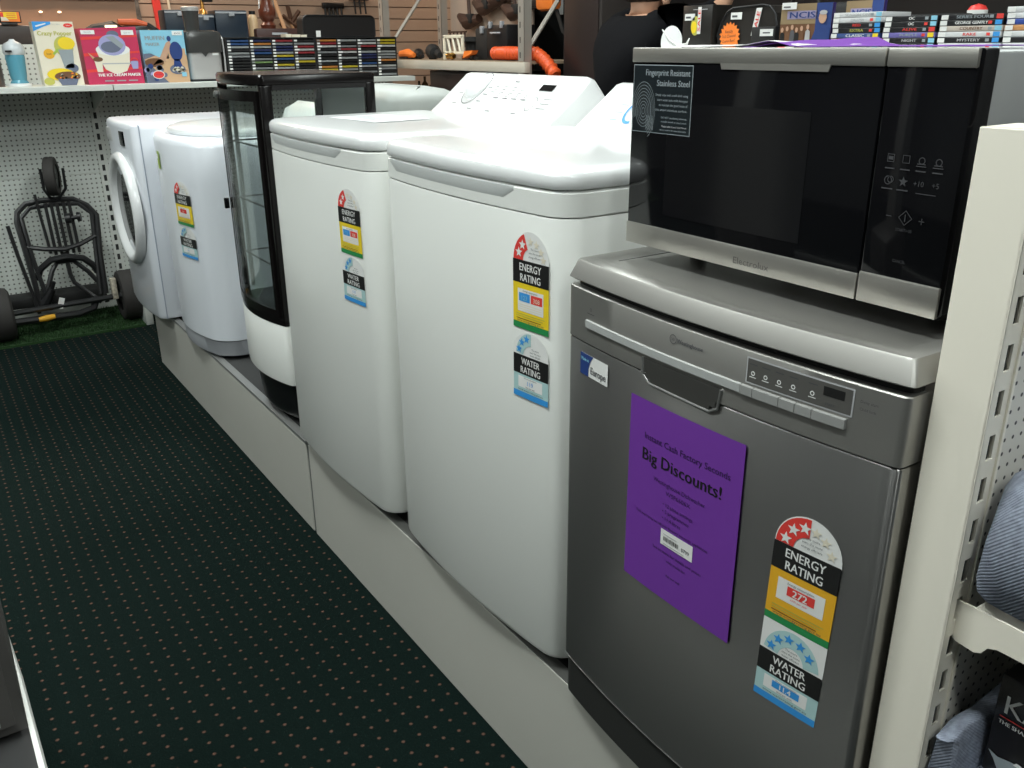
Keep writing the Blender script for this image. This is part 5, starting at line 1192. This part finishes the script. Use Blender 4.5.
# (y_left, y_right, [top..bottom (spine colour, text, text colour, end colour)])
stacks = [
 (1.868, 1.702, 'left of the four stacks', [(Wt, 'SEASON ONE', 'grey', 'sky'), (Wt, 'DRAMA', 'grey', 'sky'), (Bk, 'RED', 'red', 'blue'), (Bk, 'EXTRA', 'olive', 'blue'), ((.05, .09, .25), 'CLASSIC', 'white', 'yellow'), ((.55, .16, .04), 'ACTION', 'yellow', 'sky'), (Wt, 'FILM', 'grey', 'sky')]),
 (1.690, 1.528, 'second of the four stacks', [(Bk, 'OC', 'white', 'sky'), (Bk, 'OC', 'white', 'sky'), (Bk, 'ALIVE', 'red', 'red'), ((.16, .14, .40), 'PURPLE', 'silver', 'yellow'), (Bk, 'NIGHT', 'grey', 'sky'), (Bk, 'SERIES', 'grey', 'sky')]),
 (1.520, 1.346, 'third of the four stacks', [(Bk, 'SERIES FOUR', 'silver', 'red'), (Bk, 'GEORGE GENTLY', 'white', 'blue'), ((.55, .48, .42), 'COUNTRY', 'brown', 'sky'), (Wt, 'RAKE', 'red', 'blue'), (Bk, 'MYSTERY', 'grey', 'blue'), (Wt, 'STAR', 'grey', 'sky')]),
 (1.338, 1.165, 'rightmost of the four stacks', [(Wt, 'PLANET', 'blue', 'blue'), (Wt, 'SILENT', 'dgrey', 'red'), ((.04, .08, .35), 'ALERT', 'white', 'blue'), ((.60, .30, .12), 'HOME', 'red', 'white'), (Wt, 'FARM', 'red', 'sky'), (Bk, 'BLACK', 'grey', 'sky'), (Wt, 'LAST', 'grey', 'sky')])]
ordn = ['topmost', 'second from top', 'third from top', 'fourth from top', 'fifth from top', 'sixth from top', 'bottom']
for y1_, y0_, lab, items in stacks:
    hgt = .0143
    for k, (colr, txt, tc, ec) in enumerate(items):
        z = MZ + hgt*(len(items)-1-k); off = random.uniform(-.003, .003)
        body = MB().box(MX+.02, MX+.155, y0_+off, y1_+off, z, z+.0135, dcol(colr), .001).build('film_case')
        recentre(body, (MX+.08, (y0_+y1_)/2, z))
        cn = 'white' if colr == Wt else 'black' if colr == Bk else 'coloured'
        props(body, '%s-spined film case, %s in the %s behind the microwave' % (cn, ordn[k], lab), 'film case', 'film cases stacked behind the microwave')
        d = Decal(.0005); Ws = y1_-y0_
        d.text(txt, Ws*.52, .0035, .0075, P[tc], 2, w=min(.09, .009*len(txt)), bold=.0004)
        d.rect(.002, .001, .022, .0125, P['white'], 1, 1); d.rect(Ws-.020, .001, Ws-.002, .0125, P[ec], 1, 1); d.rect(Ws-.038, .003, Ws-.028, .0105, P['red' if k % 2 else 'silver'], 1, 1)
        d.build('spine_print', mapX(MX+.02, y1_+off, z), body)
# boxed sets
def boxset(label, y0_, y1_, x, z1, front):
    t2 = thing('boxed_set', label, 'box', (x, (y0_+y1_)/2, MZ), 'purple-brown boxed film sets behind the microwave')
    MB().box(x, x+.014, y0_, y1_, MZ, z1, mat('boxset_side', (.03, .02, .10), .3), .001).build('case', parent=t2)
    d = Decal(.0006); W_, Hh = y1_-y0_, z1-MZ
    d.rect(0, 0, W_, Hh, P['brown'], 1); d.rect(0, Hh*.55, W_, Hh, mat('print_gold_brown', (.28, .20, .11), .4), 2); d.rect(W_*.70, 0, W_, Hh, P['navy'], 3)
    d.rect(W_*.13, Hh*.66, W_*.72, Hh*.84, mat('print_violet_grey', (.32, .28, .42), .4), 3); d.text('NCIS', W_*.44, Hh*.685, Hh*.14, P['navy'], 5, w=W_*.50, bold=.001)
    if front:
        for k, u in enumerate((.05, .15, .25, .34, .44, .56)):
            hh = Hh*(.42+.03*(k % 3)); c = ['black', 'brown', 'dgrey', 'black', 'brown', 'grey'][k]
            d.poly([(W_*(u-.045), 0), (W_*(u+.07), 0), (W_*(u+.055), hh*.80), (W_*(u+.01), hh*.9), (W_*(u-.03), hh*.80)], P[c], 4+k*.2); d.ell(W_*(u+.01), hh, W_*.028, Hh*.058, P['skin'], 6, n=12)
        d.poly([(W_*.60, 0), (W_, 0), (W_*.99, Hh*.42), (W_*.87, Hh*.55), (W_*.72, Hh*.44)], P['navy'], 6); d.ell(W_*.84, Hh*.68, W_*.075, Hh*.13, P['skin'], 7, n=16); d.ell(W_*.85, Hh*.79, W_*.075, Hh*.05, P['grey'], 8, n=14)
        d.rect(0, 0, W_*.34, Hh*.17, P['white'], 8); d.rect(.0, .0, W_*.15, Hh*.17, P['red'], 9)
        d.rect(.005, Hh*.88, W_*.32, Hh*1.03, P['white'], 9); d.rect(.012, Hh*.92, W_*.2, Hh*.95, P['dgrey'], 10)
    d.build('cover_print', mapX(x, y1_, MZ), t2)
boxset('boxed film set with a group portrait cover, standing left of the case stacks', 1.872, 2.066, MX+.02, 1.592, True)
boxset('second boxed film set, partly hidden behind the front boxed set', 1.755, 1.885, MX+.10, 1.596, False)
# black boxes and case at left
def stickers(d, a, b): 
    d.rect(a[0], a[1], a[0]+.05, a[1]+.022, P['white'], 1); d.rect(a[0]+.006, a[1]+.007, a[0]+.03, a[1]+.013, P['dgrey'], 2)
t = thing('black_box', 'flat black box with yellow emblem and red SALE strip, left of the rounded case', 'box', (MX+.1, 2.46, MZ))
MB().box(MX+.04, MX+.14, 2.388, 2.53, MZ, 1.604, mat('box_black_soft', (.018, .016, .014), .35), .002).build('box_body', parent=t)
d = Decal(.0006); stickers(d, (.010, .093), 0); d.ell(.064, .075, .022, .032, P['olive'], 1); d.ell(.058, .070, .014, .02, P['yellow'], 2); d.rect(.075, .048, .092, .136, P['white'], 3); d.text('SALE', .0895, .092, .013, P['red'], 4, w=.07, rot=PI/2, bold=.0006); d.rect(.05, .127, .12, .129, P['grey'], 1)
d.build('box_print', mapX(MX+.04, 2.53, MZ), t)
t = thing('rounded_case', 'black round-shouldered case with orange starburst and red SALE strip', 'case', (MX+.1, 2.24, MZ))
pr_ = [(2.372, MZ), (2.376, 1.50), (2.36, 1.545), (2.335, 1.578), (2.31, 1.590), (2.18, 1.596), (2.15, 1.592), (2.125, 1.57), (2.115, 1.53), (2.112, MZ)]
MB().prism(pr_, MX+.06, MX+.17, 'YZ', mat('case_black_satin', (.022, .019, .017), .35)).build('shell', parent=t, angle=20)
MB().tube([(MX+.059, y, z) for y, z in pr_[1:-1]], .004, black_pl, 8).build('rim', parent=t)
d = Decal(.0006)
stickers(d, (.060, .092), 0)
for q in ([(.155, .040), (.178, .040), (.196, .125), (.172, .125)],): d.poly(q, P['white'], 1)
d.text('SALE', .178, .052, .015, P['red'], 3, w=.062, rot=PI/2-.2, align='L', bold=.0006)
d.star(.062, .038, .048, P['orange'], 4, k=.80, n=18); 
for k, q in enumerate(('Ready', '7x2 Channel', 'Game Box!')): d.text(q, .060, .050-.015*k, .010, P['brown'], 6, w=(.035, .062, .058)[k], rot=.1)
d.build('case_stickers', mapX(MX+.0575, 2.376, MZ), t)
simple('small_black_box', 'small black box with white price label beside the boxed film sets', 'box', MB().box(MX+.02, MX+.10, 2.088, 2.186, MZ, 1.528, black_mt, .002).box(MX+.0185, MX+.0205, 2.094, 2.148, 1.500, 1.521, P['white']).box(MX+.0180, MX+.0187, 2.105, 2.135, 1.508, 1.512, P['dgrey']), (MX+.06, 2.137, MZ))
simple('laptop_bag', 'dark bag standing behind the small black box', 'bag', MB().box(MX+.20, MX+.28, 1.95, 2.40, MZ, 1.60, black_mt, .02).tube([(MX+.24, 2.1, 1.60), (MX+.24, 2.12, 1.63), (MX+.24, 2.2, 1.63), (MX+.24, 2.22, 1.60)], .006, black_mt, 6), (MX+.24, 2.17, MZ))
simple('black_wallet', 'low black bag lying behind the left film stacks', 'bag', MB().box(MX+.17, MX+.27, 1.56, 1.75, MZ, 1.555, black_mt, .015).box(MX+.165, MX+.17, 1.62, 1.66, 1.50, 1.52, grey_pl), (MX+.2, 1.65, MZ))
simple('red_gift', 'red and white round ornament behind the third film stack', 'ornament', MB().lathe([(.0, 0), (.026, .0), (.028, .018), (.020, .030), (0, .036)], (2.74, 1.62, 1.548), 'Z', P['red'], 16).lathe([(.0275, .006), (.0285, .012), (.0285, .018)], (2.74, 1.62, 1.548), 'Z', P['white'], 16, caps=False), (2.74, 1.62, 1.548))
simple('white_bowl', 'white curved plastic dish edge at the left end of the media unit', 'dish', MB().lathe([(.04, 0), (.052, .004), (.056, .01), (.03, .014), (0, .015)], (MX+.05, 2.585, 1.484), (-1, 0, 0), white_pl, 28).box(MX+.035, MX+.065, 2.55, 2.62, MZ-.001, 1.472, white_pl, .003), (MX+.05, 2.585, MZ))

# ------------------------------------------------------------------ the person
def skin_mesh(name, pts, edges, m, parent, lvl=2):
    me = bpy.data.meshes.new(name+'_sk'); me.from_pydata([p[0] for p in pts], edges, []); me.update()
    ob = bpy.data.objects.new(name+'_sk', me); C.objects.link(ob)
    sk = ob.modifiers.new('s', 'SKIN'); sk.use_smooth_shade = True
    for i, p in enumerate(pts):
        r = p[1]; ob.data.skin_vertices[0].data[i].radius = (r if isinstance(r, tuple) else (r, r))
    ob.data.skin_vertices[0].data[0].use_root = True
    su = ob.modifiers.new('u', 'SUBSURF'); su.levels = lvl; su.render_levels = lvl
    bpy.context.view_layer.update()
    out = bpy.data.meshes.new_from_object(ob.evaluated_get(bpy.context.evaluated_depsgraph_get()))
    bpy.data.objects.remove(ob)
    for p in out.polygons: p.use_smooth = True
    out.materials.clear(); out.materials.append(m); out.name = name
    o = bpy.data.objects.new(name, out); C.objects.link(o); o.parent = parent; ORG[o.name] = ORG[parent.name]
    return o
PL = (2.74, 3.16, 0)
t = thing('person', 'person seen from behind in a black T-shirt, reaching up with both arms', 'person', PL, rotz=math.radians(-5)); t.scale = (.985, .985, .985)
skinm = mat('skin', (.52, .30, .20), .5); shirt = mat('shirt_black', (.005, .005, .006), .95, spec=.1, bump=1.0, bscale=14); jeans = mat('trousers_dark', (.02, .022, .03), .8); hairm = mat('hair_dark', (.02, .014, .012), .7)
# local frame: +X forward, +Y left
body = [((0, 0, .98), (.16, .12)), ((0, 0, 1.18), (.165, .12)), ((.0, 0, 1.38), (.20, .13)), ((.0, 0, 1.53), (.15, .10)), ((.03, 0, 1.595), .060), ((.05, 0, 1.64), .062), ((.065, 0, 1.70), (.085, .098)), ((.06, 0, 1.765), (.070, .085)),
 ((.03, .17, 1.555), .075), ((.25, .22, 1.62), .052), ((.36, .20, 1.78), .036), ((.40, .18, 1.83), .030),
 ((.03, -.17, 1.555), .075), ((.27, -.22, 1.61), .052), ((.38, -.19, 1.78), .036), ((.40, -.17, 1.83), .030),
 ((0, .10, .90), .095), ((.03, .11, .52), .062), ((-.01, .12, .12), .045), ((.10, .13, .04), .038),
 ((0, -.10, .90), .095), ((.03, -.11, .52), .062), ((-.01, -.12, .12), .045), ((.10, -.13, .04), .038)]
ed = [(0, 1), (1, 2), (2, 3), (3, 4), (4, 5), (5, 6), (6, 7), (3, 8), (8, 9), (9, 10), (10, 11), (3, 12), (12, 13), (13, 14), (14, 15), (0, 16), (16, 17), (17, 18), (18, 19), (0, 20), (20, 21), (21, 22), (22, 23)]
bo = skin_mesh('body', body, ed, skinm, t)
bo.data.materials.append(shirt); bo.data.materials.append(jeans)
for v in bo.data.vertices:
    c = v.co
    arm = abs(c.y) > .16 and c.z > 1.40
    if c.z < 1.00 and c.z > .12: v.co = c + v.normal*.012
    elif c.z >= 1.00 and (c.z < 1.585 or (abs(c.y) > .09 and c.z < 1.68)) and (c.x < .25): v.co = c + v.normal*.014
for p_ in bo.data.polygons:
    c = p_.center
    if c.z < .12: p_.material_index = 0
    elif c.z < .99: p_.material_index = 2
    elif c.z < 1.615 and c.x < .24: p_.material_index = 1
    elif abs(c.y) >= .10 and c.x < .24 and c.z < 1.70: p_.material_index = 1
skin_mesh('hair', [((.022, 0, 1.655), (.098, .098)), ((.035, 0, 1.73), (.112, .112)), ((.045, 0, 1.80), (.085, .098))], [(0, 1), (1, 2)], hairm, t)
for s in (1, -1):
    e = MB().ellipsoid((.090, s*.098, 1.680), (.022, .010, .032), skinm, 12).build('ear', parent=None); e.parent = t
    e = MB().ellipsoid((.148, s*.032, 1.700), (.010, .013, .009), white_pl, 10).build('eye'); e.parent = t
e = MB().loft([[(.150, -.008, 1.700), (.150, .008, 1.700), (.158, 0, 1.700)], [(.148, -.016, 1.660), (.148, .016, 1.660), (.178, 0, 1.660)]], skinm).build('nose'); e.parent = t
e = MB().ellipsoid((.146, 0, 1.633), (.010, .026, .008), mat('lips', (.35, .12, .10), .5), 10).build('mouth'); e.parent = t
for s, hx, hy, hz in ((1, .41, .18, 1.845), (-1, .41, -.17, 1.845)):
    pts = [((hx, hy, hz-.02), (.030, .020)), ((hx+.01, hy, hz+.02), (.040, .018)), ((hx+.02, hy, hz+.055), (.038, .015))]
    eds = [(0, 1), (1, 2)]
    for k, (dy, ln) in enumerate(((-.030, .060), (-.010, .075), (.010, .070), (.030, .052))):
        b0 = len(pts); pts += [((hx+.025, hy+dy, hz+.07), .009), ((hx+.035, hy+dy*1.05, hz+.07+ln*.5), .0085), ((hx+.060, hy+dy*1.1, hz+.07+ln*.85), .0075)]; eds += [(2, b0), (b0, b0+1), (b0+1, b0+2)]
    b0 = len(pts); pts += [((hx+.02, hy-s*.045, hz+.025), .010), ((hx+.04, hy-s*.062, hz+.050), .009), ((hx+.058, hy-s*.060, hz+.072), .008)]; eds += [(1, b0), (b0, b0+1), (b0+1, b0+2)]
    skin_mesh('hand', pts, eds, skinm, t, 1)
for s in (1, -1):
    e = MB().loft([[(x, s*.125+y*k2, z) for x, y in ((-.06, -.035), (-.03, -.045), (.10, -.045), (.18, -.02), (.18, .02), (.10, .045), (-.03, .045), (-.06, .035))] for z, k2 in ((0, 1), (.05, 1), (.085, .7))], black_pl).build('shoe'); e.parent = t

# ------------------------------------------------------------------ colour management
vs = scn.view_settings; vs.view_transform = 'Standard'; vs.look = 'None'; vs.gamma = 1; vs.use_curve_mapping = False; vs.exposure = 0.0
scn.render.film_transparent = False
